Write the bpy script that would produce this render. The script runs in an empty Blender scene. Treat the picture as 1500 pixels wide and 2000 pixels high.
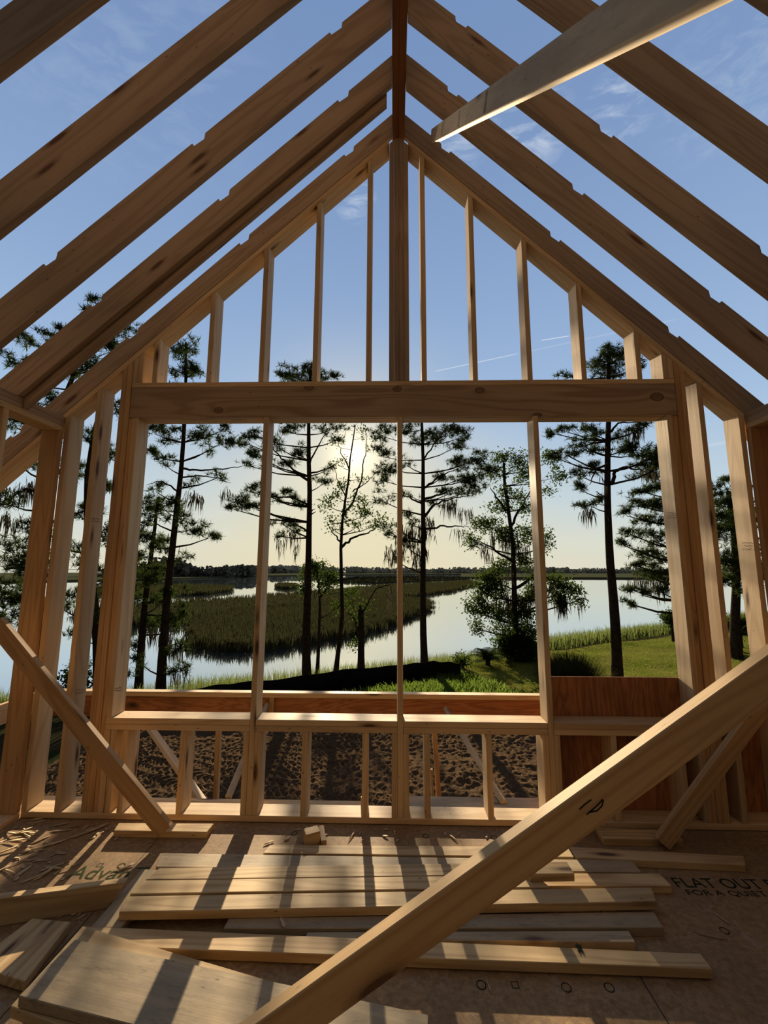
import bpy, bmesh, math, random
import numpy as np
from mathutils import Vector, Matrix

# ---------------------------------------------------------------- camera, sky, sun, exposure
SC = bpy.context.scene
COL = SC.collection
F = 801.15; PITCH, YAW, ROLL = (math.radians(a) for a in (7.895, 1.347, 0.181))
CAMH = 1.636; D_GABLE = 2.904
fwd = Vector((-math.sin(YAW)*math.cos(PITCH), math.cos(YAW)*math.cos(PITCH), math.sin(PITCH)))
_r0 = Vector((math.cos(YAW), math.sin(YAW), 0)); _u0 = _r0.cross(fwd)
rgt = _r0*math.cos(ROLL) + _u0*math.sin(ROLL); upv = rgt.cross(fwd)
CP = Vector((0, 0, CAMH))
cd = bpy.data.cameras.new('camera'); cam = bpy.data.objects.new('camera', cd); COL.objects.link(cam)
cd.sensor_fit = 'HORIZONTAL'; cd.sensor_width = 36; cd.lens = F/1500*36
cd.clip_start = 0.05; cd.clip_end = 5000
cam.matrix_world = Matrix(((rgt.x, upv.x, -fwd.x, 0), (rgt.y, upv.y, -fwd.y, 0), (rgt.z, upv.z, -fwd.z, CAMH), (0, 0, 0, 1)))
SC.camera = cam
SC.view_settings.view_transform = 'Standard'; SC.view_settings.look = 'None'
SC.view_settings.gamma = 1; SC.view_settings.use_curve_mapping = False
SC.view_settings.exposure = 0.0
try: SC.cycles.max_bounces = 8; SC.cycles.sample_clamp_indirect = 4
except Exception: pass

def ray(px, py): return fwd + rgt*((px-750)/F) - upv*((py-1000)/F)
def at(px, py, Y): r = ray(px, py); return CP + r*(Y/r.y)
def atx(px, py, X): r = ray(px, py); return CP + r*(X/r.x)
def atz(px, py, Z): r = ray(px, py); return CP + r*((Z-CAMH)/r.z)

SUN = ray(690, 888).normalized()
sd = bpy.data.lights.new('sun', 'SUN'); sun = bpy.data.objects.new('sun', sd); COL.objects.link(sun)
sd.energy = 14.0; sd.angle = math.radians(0.6); sd.color = (1.0, 0.82, 0.56)
sun.rotation_euler = (-SUN).to_track_quat('-Z', 'Y').to_euler()
sun.location = SUN*60

W = bpy.data.worlds.new('sky'); SC.world = W; W.use_nodes = True
nt = W.node_tree; nt.nodes.clear()
def N(t, **k):
    n = nt.nodes.new(t)
    for a, v in k.items(): setattr(n, a, v)
    return n
def L(a, b): nt.links.new(a, b)
def M(op, a, b=None, c=None, clamp=False):
    n = N('ShaderNodeMath', operation=op, use_clamp=clamp)
    for i, v in enumerate((a, b, c)):
        if v is None: continue
        if isinstance(v, (int, float)): n.inputs[i].default_value = v
        else: L(v, n.inputs[i])
    return n.outputs[0]
def VD(vec, d):
    n = N('ShaderNodeVectorMath', operation='DOT_PRODUCT'); L(vec, n.inputs[0]); n.inputs[1].default_value = tuple(d); return n.outputs['Value']
def MIX(f, a, b, blend='MIX'):
    n = N('ShaderNodeMix', data_type='RGBA', blend_type=blend)
    for sock, v in ((n.inputs[0], f), (n.inputs[6], a), (n.inputs[7], b)):
        if isinstance(v, (int, float)): sock.default_value = v
        elif isinstance(v, tuple): sock.default_value = (*v, 1)
        else: L(v, sock)
    return n.outputs[2]
def RAMP(f, stops, interp='LINEAR'):
    n = N('ShaderNodeValToRGB'); n.color_ramp.interpolation = interp
    e = n.color_ramp.elements
    while len(e) < len(stops): e.new(0.5)
    for el, (p, c) in zip(e, stops): el.position = p; el.color = (*c, 1) if len(c) == 3 else c
    L(f, n.inputs[0]); return n.outputs[0]
def srgb(r, g, b):
    f = lambda c: (c/255/12.92) if c <= 10 else ((c/255+0.055)/1.055)**2.4
    return (f(r), f(g), f(b))
tc = N('ShaderNodeTexCoord'); D_ = tc.outputs['Generated']
sp = N('ShaderNodeSeparateXYZ'); L(D_, sp.inputs[0])
z = M('MAXIMUM', sp.outputs[2], 0.0)
base = RAMP(z, [(0.0, srgb(222, 218, 198)), (0.06, srgb(216, 220, 208)), (0.16, srgb(192, 211, 222)), (0.33, srgb(163, 190, 222)),
                (0.55, srgb(142, 170, 209)), (0.78, srgb(122, 150, 193)), (1.0, srgb(110, 138, 184))])
dt = VD(D_, SUN)
dc = M('MAXIMUM', dt, 0.0)
g1 = M('POWER', dc, 14.0)
warm = MIX(M('MULTIPLY', g1, M('SUBTRACT', 1.0, M('MINIMUM', M('MULTIPLY', z, 2.6), 1.0))), base, srgb(240, 222, 172))
g2 = M('MULTIPLY', M('POWER', dc, 60.0), 0.62)
warm = MIX(g2, warm, srgb(255, 240, 198))
g3 = M('POWER', dc, 900.0)
add = N('ShaderNodeMix', data_type='RGBA', blend_type='ADD')
L(M('MULTIPLY', g3, 0.9), add.inputs[0]); L(warm, add.inputs[6]); add.inputs[7].default_value = (1.0, 0.82, 0.5, 1)
g4 = M('MULTIPLY', M('POWER', dc, 22000.0), 4.0)
add2 = N('ShaderNodeVectorMath', operation='ADD')
L(add.outputs[2], add2.inputs[0])
cmb = N('ShaderNodeCombineXYZ'); L(g4, cmb.inputs[0]); L(M('MULTIPLY', g4, 0.93), cmb.inputs[1]); L(M('MULTIPLY', g4, 0.7), cmb.inputs[2])
L(cmb.outputs[0], add2.inputs[1])
sky = add2.outputs[0]
# thin cirrus wisps and two contrails, each at its own place on the sky
mp = N('ShaderNodeMapping'); mp.inputs['Scale'].default_value = (5, 14, 26); mp.inputs['Rotation'].default_value = (0.2, 0.45, 0.3); L(D_, mp.inputs[0])
nz = N('ShaderNodeTexNoise'); nz.inputs['Scale'].default_value = 2.0; nz.inputs['Detail'].default_value = 8; nz.inputs['Roughness'].default_value = 0.62; nz.inputs['Distortion'].default_value = 0.6
L(mp.outputs[0], nz.inputs['Vector'])
wn = RAMP(nz.outputs['Fac'], [(0.44, (0, 0, 0)), (0.72, (1, 1, 1))])
mask = None
for (px, py, rad, amp) in [(1035, 245, 0.075, 0.6), (1205, 222, 0.06, 0.6), (905, 285, 0.05, 0.5), (693, 386, 0.045, 0.7), (1420, 170, 0.10, 0.22), (250, 60, 0.22, 0.12), (420, 1022, 0.05, 0.3)]:
    d = ray(px, py).normalized()
    m = M('MULTIPLY', M('SUBTRACT', 1.0, M('MINIMUM', M('DIVIDE', M('SUBTRACT', 1.0, VD(D_, d)), rad*rad/2), 1.0)), amp)
    mask = m if mask is None else M('MAXIMUM', mask, m)
sky = MIX(M('MULTIPLY', mask, wn), sky, (0.80, 0.84, 0.90))
for (a, b, wdt, amp) in [((846, 726), (1015, 690), 0.0016, 0.5), ((1056, 665), (1113, 656), 0.0013, 0.75), ((1015, 690), (1330, 622), 0.0022, 0.16), ((1350, 875), (1420, 864), 0.004, 0.2)]:
    da, db = ray(*a).normalized(), ray(*b).normalized()
    n_ = da.cross(db).normalized(); mid = (da+db).normalized(); half = math.acos(max(-1, min(1, da.dot(mid))))
    ln = M('SUBTRACT', 1.0, M('MINIMUM', M('DIVIDE', M('ABSOLUTE', VD(D_, n_)), wdt), 1.0))
    along = M('SUBTRACT', 1.0, M('MINIMUM', M('DIVIDE', M('SUBTRACT', 1.0, VD(D_, mid)), 1-math.cos(half)), 1.0))
    along = M('MINIMUM', M('MULTIPLY', along, 4.0), 1.0)
    sky = MIX(M('MULTIPLY', M('MULTIPLY', ln, along), amp), sky, (0.86, 0.88, 0.92))
# unseen sky behind the camera, dimmed and warmed to darken the wood indoors
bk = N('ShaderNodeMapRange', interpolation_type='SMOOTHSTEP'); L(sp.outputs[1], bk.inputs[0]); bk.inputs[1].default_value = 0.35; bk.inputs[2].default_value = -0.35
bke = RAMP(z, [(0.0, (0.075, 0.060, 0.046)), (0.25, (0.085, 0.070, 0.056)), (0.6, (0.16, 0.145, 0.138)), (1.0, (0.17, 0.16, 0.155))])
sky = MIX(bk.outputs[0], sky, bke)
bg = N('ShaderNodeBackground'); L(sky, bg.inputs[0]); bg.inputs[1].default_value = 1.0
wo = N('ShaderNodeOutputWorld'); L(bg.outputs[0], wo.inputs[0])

# ---------------------------------------------------------------- helpers
rng = np.random.default_rng(7); random.seed(7)
def tag(o, label=None, cat=None, group=None, kind=None):
    if label: o['label'] = label
    if cat: o['category'] = cat
    if group: o['group'] = group
    if kind: o['kind'] = kind
    return o
def link(name, me, mat, parent=None, mw=None):
    o = bpy.data.objects.new(name, me); COL.objects.link(o)
    if mat is not None: me.materials.append(mat)
    if mw is not None: o.matrix_world = mw
    if parent is not None:
        o.parent = parent; o.matrix_parent_inverse = parent.matrix_world.inverted()
    return o
def frame(O, ex, ey):
    ex = Vector(ex).normalized(); ey = Vector(ey); ey = (ey-ex*ey.dot(ex)).normalized(); ez = ex.cross(ey)
    m = Matrix.Identity(4)
    for i, v in enumerate((ex, ey, ez)):
        for j in range(3): m[j][i] = v[j]
    m.translation = Vector(O); return m
def prism_mesh(name, poly, z0, z1, bev=0.0025):
    bm = bmesh.new()
    a = sum(poly[i][0]*poly[(i+1) % len(poly)][1]-poly[(i+1) % len(poly)][0]*poly[i][1] for i in range(len(poly)))
    if a < 0: poly = poly[::-1]
    lo = [bm.verts.new((x, y, z0)) for x, y in poly]; hi = [bm.verts.new((x, y, z1)) for x, y in poly]
    n = len(poly); bm.faces.new(lo[::-1]); bm.faces.new(hi)
    for i in range(n): bm.faces.new((lo[i], lo[(i+1) % n], hi[(i+1) % n], hi[i]))
    if bev: bmesh.ops.bevel(bm, geom=list(bm.edges), offset=bev, segments=1, affect='EDGES', clamp_overlap=True)
    bm.normal_update()
    me = bpy.data.meshes.new(name); bm.to_mesh(me); bm.free(); return me
def prism(name, O, ex, ey, poly, z0, z1, mat, parent=None, bev=0.0025):
    return link(name, prism_mesh(name, poly, z0, z1, bev), mat, parent, frame(O, ex, ey))
def xz_board(name, pts, Y0, Y1, ex, mat, parent=None):
    """board whose outline is given as (X,Z) points and whose thickness runs from Y0 to Y1; grain along ex=(dx,dz)"""
    O = Vector((pts[0][0], Y0, pts[0][1])); e1 = Vector((ex[0], 0, ex[1])).normalized(); e2 = Vector((-e1.z, 0, e1.x))
    poly = [((Vector((x, Y0, z_))-O).dot(e1), (Vector((x, Y0, z_))-O).dot(e2)) for x, z_ in pts]
    ez = e1.cross(e2)  # = -Y or +Y
    s = 1 if ez.y > 0 else -1
    return prism(name, O, e1, e2, poly, 0 if s > 0 else -(Y1-Y0), (Y1-Y0) if s > 0 else 0, mat, parent)
def box(name, x0, x1, y0, y1, z0, z1, mat, axis='x', parent=None, bev=0.0025):
    """axis-aligned board; grain along `axis`"""
    dx, dy, dz = x1-x0, y1-y0, z1-z0; O = (x0, y0, z0)
    if axis == 'x': return prism(name, O, (1, 0, 0), (0, 1, 0), [(0, 0), (dx, 0), (dx, dy), (0, dy)], 0, dz, mat, parent, bev)
    if axis == 'y': return prism(name, O, (0, 1, 0), (0, 0, 1), [(0, 0), (dy, 0), (dy, dz), (0, dz)], 0, dx, mat, parent, bev)
    return prism(name, O, (0, 0, 1), (1, 0, 0), [(0, 0), (dz, 0), (dz, dx), (0, dx)], 0, dy, mat, parent, bev)
def beam(name, A, B, up, w, t, mat, parent=None):
    """board from A to B (centre line); w measured along `up`, t along the third axis"""
    A, B = Vector(A), Vector(B)
    return prism(name, A, B-A, up, [(0, -w/2), ((B-A).length, -w/2), ((B-A).length, w/2), (0, w/2)], -t/2, t/2, mat, parent)
def quad_board(name, px, ztop, t, mat, parent=None):
    """plank lying flat: four picture corners of its top face [backL, backR, frontR, frontL] at height ztop"""
    P = [atz(x, y, ztop) for x, y in px]
    ex = ((P[1]+P[2])-(P[0]+P[3])); ey0 = (P[0]+P[1])-(P[2]+P[3])
    if ex.length < ey0.length: ex = ey0
    ex.normalize(); ez = Vector((0, 0, 1)); ey = ez.cross(ex)
    O = Vector((P[3].x, P[3].y, ztop-t))
    poly = [((p-O).dot(ex), (p-O).dot(ey)) for p in P]
    return prism(name, O, ex, ey, poly, 0, t, mat, parent)
def np_mesh(name, V, Fc, mat, parent=None, smooth=False):
    V = np.asarray(V, np.float32).reshape(-1, 3); Fc = np.asarray(Fc, np.int32)
    k = Fc.shape[1]; me = bpy.data.meshes.new(name)
    me.vertices.add(len(V)); me.vertices.foreach_set('co', V.ravel())
    me.loops.add(Fc.size); me.loops.foreach_set('vertex_index', Fc.ravel())
    me.polygons.add(len(Fc)); me.polygons.foreach_set('loop_start', np.arange(0, Fc.size, k, dtype=np.int32))
    me.update(calc_edges=True)
    if smooth: me.polygons.foreach_set('use_smooth', np.ones(len(Fc), bool))
    me.validate(); return link(name, me, mat, parent)
def tube(Vs, Fs, pts, rad, seg=6):
    """append a tapering tube to the vertex/face lists"""
    pts = [Vector(p) for p in pts]; b = len(Vs); ref = None
    for i, p in enumerate(pts):
        d = (pts[min(i+1, len(pts)-1)]-pts[max(i-1, 0)]).normalized()
        if ref is None: ref = d.orthogonal().normalized()
        a = (ref-d*ref.dot(d)).normalized(); c = d.cross(a); ref = a
        r = rad[i]
        for k in range(seg):
            t = 2*math.pi*k/seg; q = p+(a*math.cos(t)+c*math.sin(t))*r; Vs.append((q.x, q.y, q.z))
    for i in range(len(pts)-1):
        for k in range(seg):
            k2 = (k+1) % seg
            Fs.append((b+i*seg+k, b+i*seg+k2, b+(i+1)*seg+k2, b+(i+1)*seg+k))
    for e, o in ((0, b), (1, b+(len(pts)-1)*seg)):
        for k in range(1, seg-1, 2):
            q = (o, o+k, o+k+1, o+min(k+2, seg-1))
            if len(set(q)) == 4: Fs.append(q)

# ---------------------------------------------------------------- materials
class MB:
    """small node builder for surface materials"""
    def __init__(s, name):
        s.m = bpy.data.materials.new(name); s.m.use_nodes = True; s.t = s.m.node_tree; s.t.nodes.clear()
        s.out = s.t.nodes.new('ShaderNodeOutputMaterial')
    def n(s, t, ins=None, **k):
        n = s.t.nodes.new(t)
        for a, v in k.items(): setattr(n, a, v)
        for a, v in (ins or {}).items():
            if hasattr(v, 'is_output') or isinstance(v, bpy.types.NodeSocket): s.t.links.new(v, n.inputs[a])
            else: n.inputs[a].default_value = v
        return n
    def math(s, op, a, b=0.0, clamp=False):
        return s.n('ShaderNodeMath', {0: a, 1: b}, operation=op, use_clamp=clamp).outputs[0]
    def mix(s, f, a, b, blend='MIX'):
        c = lambda v: (*v, 1) if isinstance(v, tuple) and len(v) == 3 else v
        return s.n('ShaderNodeMix', {0: f, 6: c(a), 7: c(b)}, data_type='RGBA', blend_type=blend).outputs[2]
    def ramp(s, f, stops):
        n = s.n('ShaderNodeValToRGB', {0: f}); e = n.color_ramp.elements
        while len(e) < len(stops): e.new(0.5)
        for el, (p, c) in zip(e, stops): el.position = p; el.color = (*c, 1) if isinstance(c, tuple) else (c, c, c, 1)
        return n.outputs[0]
    def coord(s, scale=(1, 1, 1), rnd=True, kind='Object'):
        tc = s.n('ShaderNodeTexCoord').outputs[kind]
        if rnd:
            oi = s.n('ShaderNodeObjectInfo').outputs['Random']
            v = s.n('ShaderNodeVectorMath', {0: tc}, operation='ADD')
            c = s.n('ShaderNodeCombineXYZ', {0: s.math('MULTIPLY', oi, 37.0), 1: s.math('MULTIPLY', oi, 11.3), 2: s.math('MULTIPLY', oi, 23.7)})
            s.t.links.new(c.outputs[0], v.inputs[1]); tc = v.outputs[0]
        return s.n('ShaderNodeMapping', {'Vector': tc, 'Scale': scale}).outputs[0]
    def noise(s, vec, scale=1.0, detail=3, rough=0.55, dist=0.0):
        return s.n('ShaderNodeTexNoise', {'Vector': vec, 'Scale': scale, 'Detail': detail, 'Roughness': rough, 'Distortion': dist}).outputs['Fac']
    def finish(s, col, rough=0.7, bump=None, bstr=0.2, bdist=0.005, spec=0.3, transl=None):
        p = s.n('ShaderNodeBsdfPrincipled', {'Base Color': col if not isinstance(col, tuple) else (*col, 1), 'Roughness': rough, 'Specular IOR Level': spec})
        if bump is not None:
            b = s.n('ShaderNodeBump', {'Height': bump, 'Strength': bstr, 'Distance': bdist}); s.t.links.new(b.outputs[0], p.inputs['Normal'])
        sh = p.outputs[0]
        if transl is not None:
            tr = s.n('ShaderNodeBsdfTranslucent', {'Color': (*transl[1], 1) if isinstance(transl[1], tuple) else transl[1]})
            sh = s.n('ShaderNodeMixShader', {0: transl[0], 1: sh, 2: tr.outputs[0]}).outputs[0]
        s.t.links.new(sh, s.out.inputs[0]); return s.m

def wood(name, light, dark, knot=(0.10, 0.045, 0.02), grey=0.0, ring=0.55, val=(0.86, 1.12), knots=1.0, spots=()):
    b = MB(name)
    base = b.coord((1, 1, 1))
    n1 = b.noise(b.coord((0.35, 4.5, 4.5)), 1.0, 2, 0.5, 0.3)
    sk = None
    for (c, r) in spots:      # knots that sit at given places on the board; the grain flows round them
        dv = b.n('ShaderNodeVectorMath', {0: b.coord((1, 1, 1), rnd=False), 1: c}, operation='SUBTRACT').outputs[0]
        dl = b.n('ShaderNodeVectorMath', {0: b.n('ShaderNodeMapping', {'Vector': dv, 'Scale': (1/(r*1.5), 0.0, 1/r) if c[3:] == () else (1, 1, 1)}).outputs[0]}, operation='LENGTH').outputs['Value']
        sk = dl if sk is None else b.math('MINIMUM', sk, dl)
    if sk is not None: n1 = b.math('ADD', n1, b.math('DIVIDE', 0.09, b.math('ADD', sk, 0.6)))
    rings = b.math('SINE', b.math('MULTIPLY', n1, 75.0))
    rings = b.math('MULTIPLY', b.math('ADD', rings, 1.0), 0.5)
    rings = b.math('POWER', rings, 2.2)
    fib = b.noise(b.coord((3, 160, 160)), 1.0, 3, 0.6)
    lowf = b.noise(b.coord((0.9, 3, 3)), 1.0, 3, 0.5)
    col = b.mix(b.math('MULTIPLY', rings, ring), light, dark)
    col = b.mix(b.ramp(fib, [(0.3, 0.0), (0.75, 0.35)]), col, dark)
    col = b.mix(b.ramp(lowf, [(0.45, 0.0), (0.75, 0.45)]), col, tuple(c*0.72 for c in light))
    vo = b.n('ShaderNodeTexVoronoi', {'Vector': b.coord((1.7, 7.5, 7.5)), 'Scale': 1.0, 'Randomness': 1.0})
    kd = b.ramp(vo.outputs['Distance'], [(0.0, 1.0), (0.075, 1.0), (0.105, 0.55), (0.19, 0.0)])
    kd = b.math('MULTIPLY', kd, knots)
    col = b.mix(kd, col, knot)
    if sk is not None:
        col = b.mix(b.ramp(b.math('MULTIPLY', sk, 0.5), [(0.0, 0.75), (0.36, 0.6), (0.44, 1.0), (0.54, 0.0)]), col, knot)
    v2 = b.n('ShaderNodeTexVoronoi', {'Vector': b.coord((9, 26, 26)), 'Scale': 1.0})
    sd_ = b.ramp(v2.outputs['Distance'], [(0.0, 1.0), (0.06, 0.9), (0.11, 0.0)])
    gate = b.ramp(b.noise(b.coord((2, 2, 2)), 1.0, 1), [(0.52, 0.0), (0.56, 1.0)])
    col = b.mix(b.math('MULTIPLY', b.math('MULTIPLY', sd_, gate), 0.8), col, (0.05, 0.03, 0.02))
    if grey > 0:
        gn = b.noise(b.coord((2.5, 9, 9)), 1.0, 5, 0.65)
        col = b.mix(b.math('MULTIPLY', b.ramp(gn, [(0.35, 0.0), (0.65, 1.0)]), grey), col, (0.17, 0.135, 0.09))
        gn2 = b.noise(b.coord((14, 60, 60)), 1.0, 3, 0.7)
        col = b.mix(b.ramp(gn2, [(0.55, 0.0), (0.75, grey*0.8)]), col, (0.07, 0.06, 0.05))
    rnd = b.n('ShaderNodeObjectInfo').outputs['Random']
    mr = b.n('ShaderNodeMapRange', {'Value': b.math('FRACT', b.math('MULTIPLY', rnd, 7.31)), 'To Min': val[0], 'To Max': val[1]}).outputs[0]
    col = b.n('ShaderNodeHueSaturation', {'Color': col, 'Value': mr}).outputs[0]
    h = b.math('ADD', b.math('MULTIPLY', fib, 0.6), b.math('MULTIPLY', rings, 0.25))
    return b.finish(col, 0.68, h, 0.35, 0.0015, 0.25)
M_STUD = wood('pale_framing_lumber', (0.60, 0.425, 0.235), (0.42, 0.25, 0.115))
M_WARM = wood('orange_pine_lumber', (0.56, 0.34, 0.155), (0.36, 0.18, 0.07), ring=0.6)
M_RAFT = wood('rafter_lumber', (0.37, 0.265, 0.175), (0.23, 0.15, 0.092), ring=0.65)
_hk = [(at(x, y, D_GABLE).x+1.982, 0.0, at(x, y, D_GABLE).z-2.752) for x, y in ((603, 757), (776, 760), (937, 762), (1283, 775), (427, 801), (1050, 812))]
M_HEAD = wood('header_lumber', (0.40, 0.27, 0.165), (0.24, 0.145, 0.08), ring=0.8, val=(0.95, 1.0), knots=0.0, spots=[(c, 0.024 if i != 3 else 0.034) for i, c in enumerate(_hk)])
M_FLOORW = wood('loose_plank_lumber', (0.60, 0.415, 0.195), (0.36, 0.205, 0.078), grey=0.16, ring=0.8)
M_BRACE = wood('foreground_brace_lumber', (0.50, 0.325, 0.15), (0.32, 0.18, 0.07), grey=0.10, ring=0.6)
M_OVER = wood('stained_brace_lumber', (0.62, 0.47, 0.29), (0.42, 0.30, 0.17), grey=0.3, ring=0.4)
M_GREYW = wood('weathered_lumber', (0.47, 0.345, 0.19), (0.28, 0.185, 0.09), grey=0.62, ring=0.4)
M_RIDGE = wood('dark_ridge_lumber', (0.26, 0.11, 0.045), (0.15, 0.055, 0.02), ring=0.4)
M_SPLICE = wood('splintered_wood', (0.62, 0.46, 0.25), (0.3, 0.2, 0.1), grey=0.3)

def ply_mat():
    b = MB('orange_plywood')
    n1 = b.noise(b.coord((0.9, 7, 7)), 1.0, 3, 0.55, 1.2)
    rings = b.math('POWER', b.math('MULTIPLY', b.math('ADD', b.math('SINE', b.math('MULTIPLY', n1, 46.0)), 1.0), 0.5), 1.6)
    col = b.mix(b.math('MULTIPLY', rings, 0.7), (0.42, 0.17, 0.06), (0.22, 0.07, 0.022))
    col = b.mix(b.ramp(b.noise(b.coord((1.5, 3, 3)), 1.0, 4), [(0.5, 0.0), (0.7, 0.6)]), col, (0.12, 0.05, 0.02))
    vo = b.n('ShaderNodeTexVoronoi', {'Vector': b.coord((1.3, 2.6, 2.6)), 'Scale': 1.0})
    col = b.mix(b.ramp(vo.outputs['Distance'], [(0.05, 1.0), (0.13, 0.0)]), col, (0.03, 0.012, 0.008))
    return b.finish(col, 0.6, n1, 0.1, 0.002)
M_PLY = ply_mat()
def osb_mat():
    b = MB('wood_strand_subfloor')
    c = b.coord((1, 1, 1), rnd=False)
    vo = b.n('ShaderNodeTexVoronoi', {'Vector': b.coord((38, 60, 40), rnd=False), 'Scale': 1.0})
    s1 = b.noise(c, 55.0, 5, 0.7); s2 = b.noise(c, 1.6, 5, 0.6); s3 = b.noise(c, 300.0, 2, 0.6)
    col = b.mix(b.ramp(vo.outputs['Color'], [(0.0, 0.0), (1.0, 1.0)]), (0.40, 0.245, 0.105), (0.26, 0.15, 0.062))
    col = b.mix(b.ramp(s1, [(0.35, 0.0), (0.7, 0.6)]), col, (0.12, 0.07, 0.035))
    col = b.mix(b.ramp(s2, [(0.45, 0.0), (0.7, 0.55)]), col, (0.14, 0.095, 0.06))
    scuff = b.math('MULTIPLY', b.ramp(b.noise(c, 2.6, 6, 0.75, 0.8), [(0.60, 0.0), (0.68, 1.0)]), b.ramp(s3, [(0.4, 0.2), (0.6, 1.0)]))
    col = b.mix(b.math('MULTIPLY', scuff, 0.5), col, (0.36, 0.30, 0.24))
    # board seams: sheets 1.22 m deep
    br = b.n('ShaderNodeTexBrick', {'Vector': b.coord((1, 1, 1), rnd=False), 'Color1': (1, 1, 1, 1), 'Color2': (1, 1, 1, 1), 'Mortar': (0, 0, 0, 1), 'Scale': 1.0, 'Mortar Size': 0.0025, 'Brick Width': 2.44, 'Row Height': 1.22})
    br.offset = 0.5
    col = b.mix(br.outputs['Fac'], col, (0.03, 0.02, 0.012))
    return b.finish(col, 0.75, b.math('ADD', s1, s3), 0.35, 0.002, 0.2)
M_OSB = osb_mat()
def simple(name, col, rough=0.8, sc=6.0, col2=None, bump=0.3, bd=0.01, transl=None, kind='Object', spec=0.0):
    b = MB(name); c = b.coord((1, 1, 1), rnd=False, kind=kind); n = b.noise(c, sc, 5, 0.65)
    cc = b.mix(b.ramp(n, [(0.35, 0.0), (0.65, 1.0)]), col, col2 or tuple(v*0.6 for v in col))
    return b.finish(cc, rough, n, bump, bd, spec, transl)
M_INK = simple('dark_ink', (0.02, 0.025, 0.018), 0.8)
M_INKG = simple('faded_green_ink', (0.035, 0.06, 0.03), 0.8, 90.0, (0.10, 0.10, 0.05))
M_BARK = simple('pine_bark', (0.055, 0.040, 0.028), 0.95, 7.0, (0.022, 0.016, 0.012), 0.8, 0.03)
M_NEEDLE = simple('pine_needles', (0.020, 0.032, 0.012), 0.7, 2.0, (0.035, 0.052, 0.018), 0.0, 0.01, (0.22, (0.06, 0.085, 0.02)))
M_LEAF = simple('broad_leaves', (0.014, 0.024, 0.008), 0.6, 2.0, (0.026, 0.042, 0.012), 0.0, 0.01, (0.22, (0.08, 0.125, 0.022)))
M_MOSS = simple('spanish_moss', (0.035, 0.035, 0.026), 0.95, 3.0, (0.022, 0.022, 0.016), 0.0, 0.01, (0.2, (0.06, 0.055, 0.035)))
M_REED = simple('reed_blades', (0.040, 0.055, 0.016), 0.7, 1.2, (0.075, 0.08, 0.03), 0.0, 0.01, (0.3, (0.16, 0.20, 0.05)))
M_MARSH = simple('marsh_grass', (0.026, 0.032, 0.013), 0.8, 0.25, (0.044, 0.034, 0.018), 0.0, 0.01, (0.14, (0.07, 0.072, 0.03)))
M_MUD = simple('marsh_mud', (0.030, 0.032, 0.015), 0.95, 0.4, (0.045, 0.04, 0.02), 0.6, 0.1)
M_WEED = simple('weed_leaves', (0.042, 0.066, 0.014), 0.6, 3.0, (0.065, 0.085, 0.02), 0.0, 0.01, (0.35, (0.18, 0.27, 0.04)))
M_PALM = simple('dark_palm_fronds', (0.012, 0.020, 0.008), 0.6, 3.0, (0.02, 0.03, 0.01))
M_LAWN = simple('mown_lawn', (0.070, 0.090, 0.012), 0.9, 1.1, (0.125, 0.118, 0.028), 0.9, 0.05)
M_BLADE = simple('lawn_blades', (0.075, 0.10, 0.012), 0.8, 1.0, (0.12, 0.125, 0.025), 0, 0.01, (0.32, (0.17, 0.21, 0.03)))
M_SOIL = simple('bank_soil', (0.040, 0.030, 0.018), 0.95, 1.8, (0.020, 0.024, 0.009), 0.8, 0.06)
M_DIRT = simple('rutted_dirt', (0.125, 0.080, 0.045), 0.97, 26.0, (0.060, 0.038, 0.022), 1.0, 0.05)
M_BLACK = simple('black_silt_fabric', (0.006, 0.006, 0.007), 0.7, 6.0, (0.012, 0.011, 0.010), 0.4, 0.02)
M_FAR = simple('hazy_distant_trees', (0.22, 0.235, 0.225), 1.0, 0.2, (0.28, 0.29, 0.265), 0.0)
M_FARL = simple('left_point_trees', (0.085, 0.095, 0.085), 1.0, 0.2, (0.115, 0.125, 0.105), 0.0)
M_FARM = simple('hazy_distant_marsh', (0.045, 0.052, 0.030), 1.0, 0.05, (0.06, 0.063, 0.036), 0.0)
def water_mat():
    b = MB('still_river_water')
    c = b.coord((0.35, 1.0, 1.0), rnd=False)
    n = b.noise(c, 1.4, 3, 0.5); n2 = b.noise(c, 0.12, 2, 0.5)
    bp = b.n('ShaderNodeBump', {'Height': n, 'Strength': 0.035, 'Distance': 0.03})
    gl = b.n('ShaderNodeBsdfGlossy', {'Color': (0.90, 0.93, 0.94, 1), 'Roughness': 0.008}); b.t.links.new(bp.outputs[0], gl.inputs['Normal'])
    df = b.n('ShaderNodeBsdfDiffuse', {'Color': (0.10, 0.13, 0.14, 1)})
    fr = b.n('ShaderNodeFresnel', {'IOR': 1.33}); b.t.links.new(bp.outputs[0], fr.inputs['Normal'])
    f = b.n('ShaderNodeMapRange', {'Value': fr.outputs[0], 'From Min': 0.02, 'From Max': 0.35, 'To Min': 0.45, 'To Max': 0.94}).outputs[0]
    mx = b.n('ShaderNodeMixShader', {0: f, 1: df.outputs[0], 2: gl.outputs[0]})
    b.t.links.new(mx.outputs[0], b.out.inputs[0]); return b.m
M_WATER = water_mat()

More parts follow.
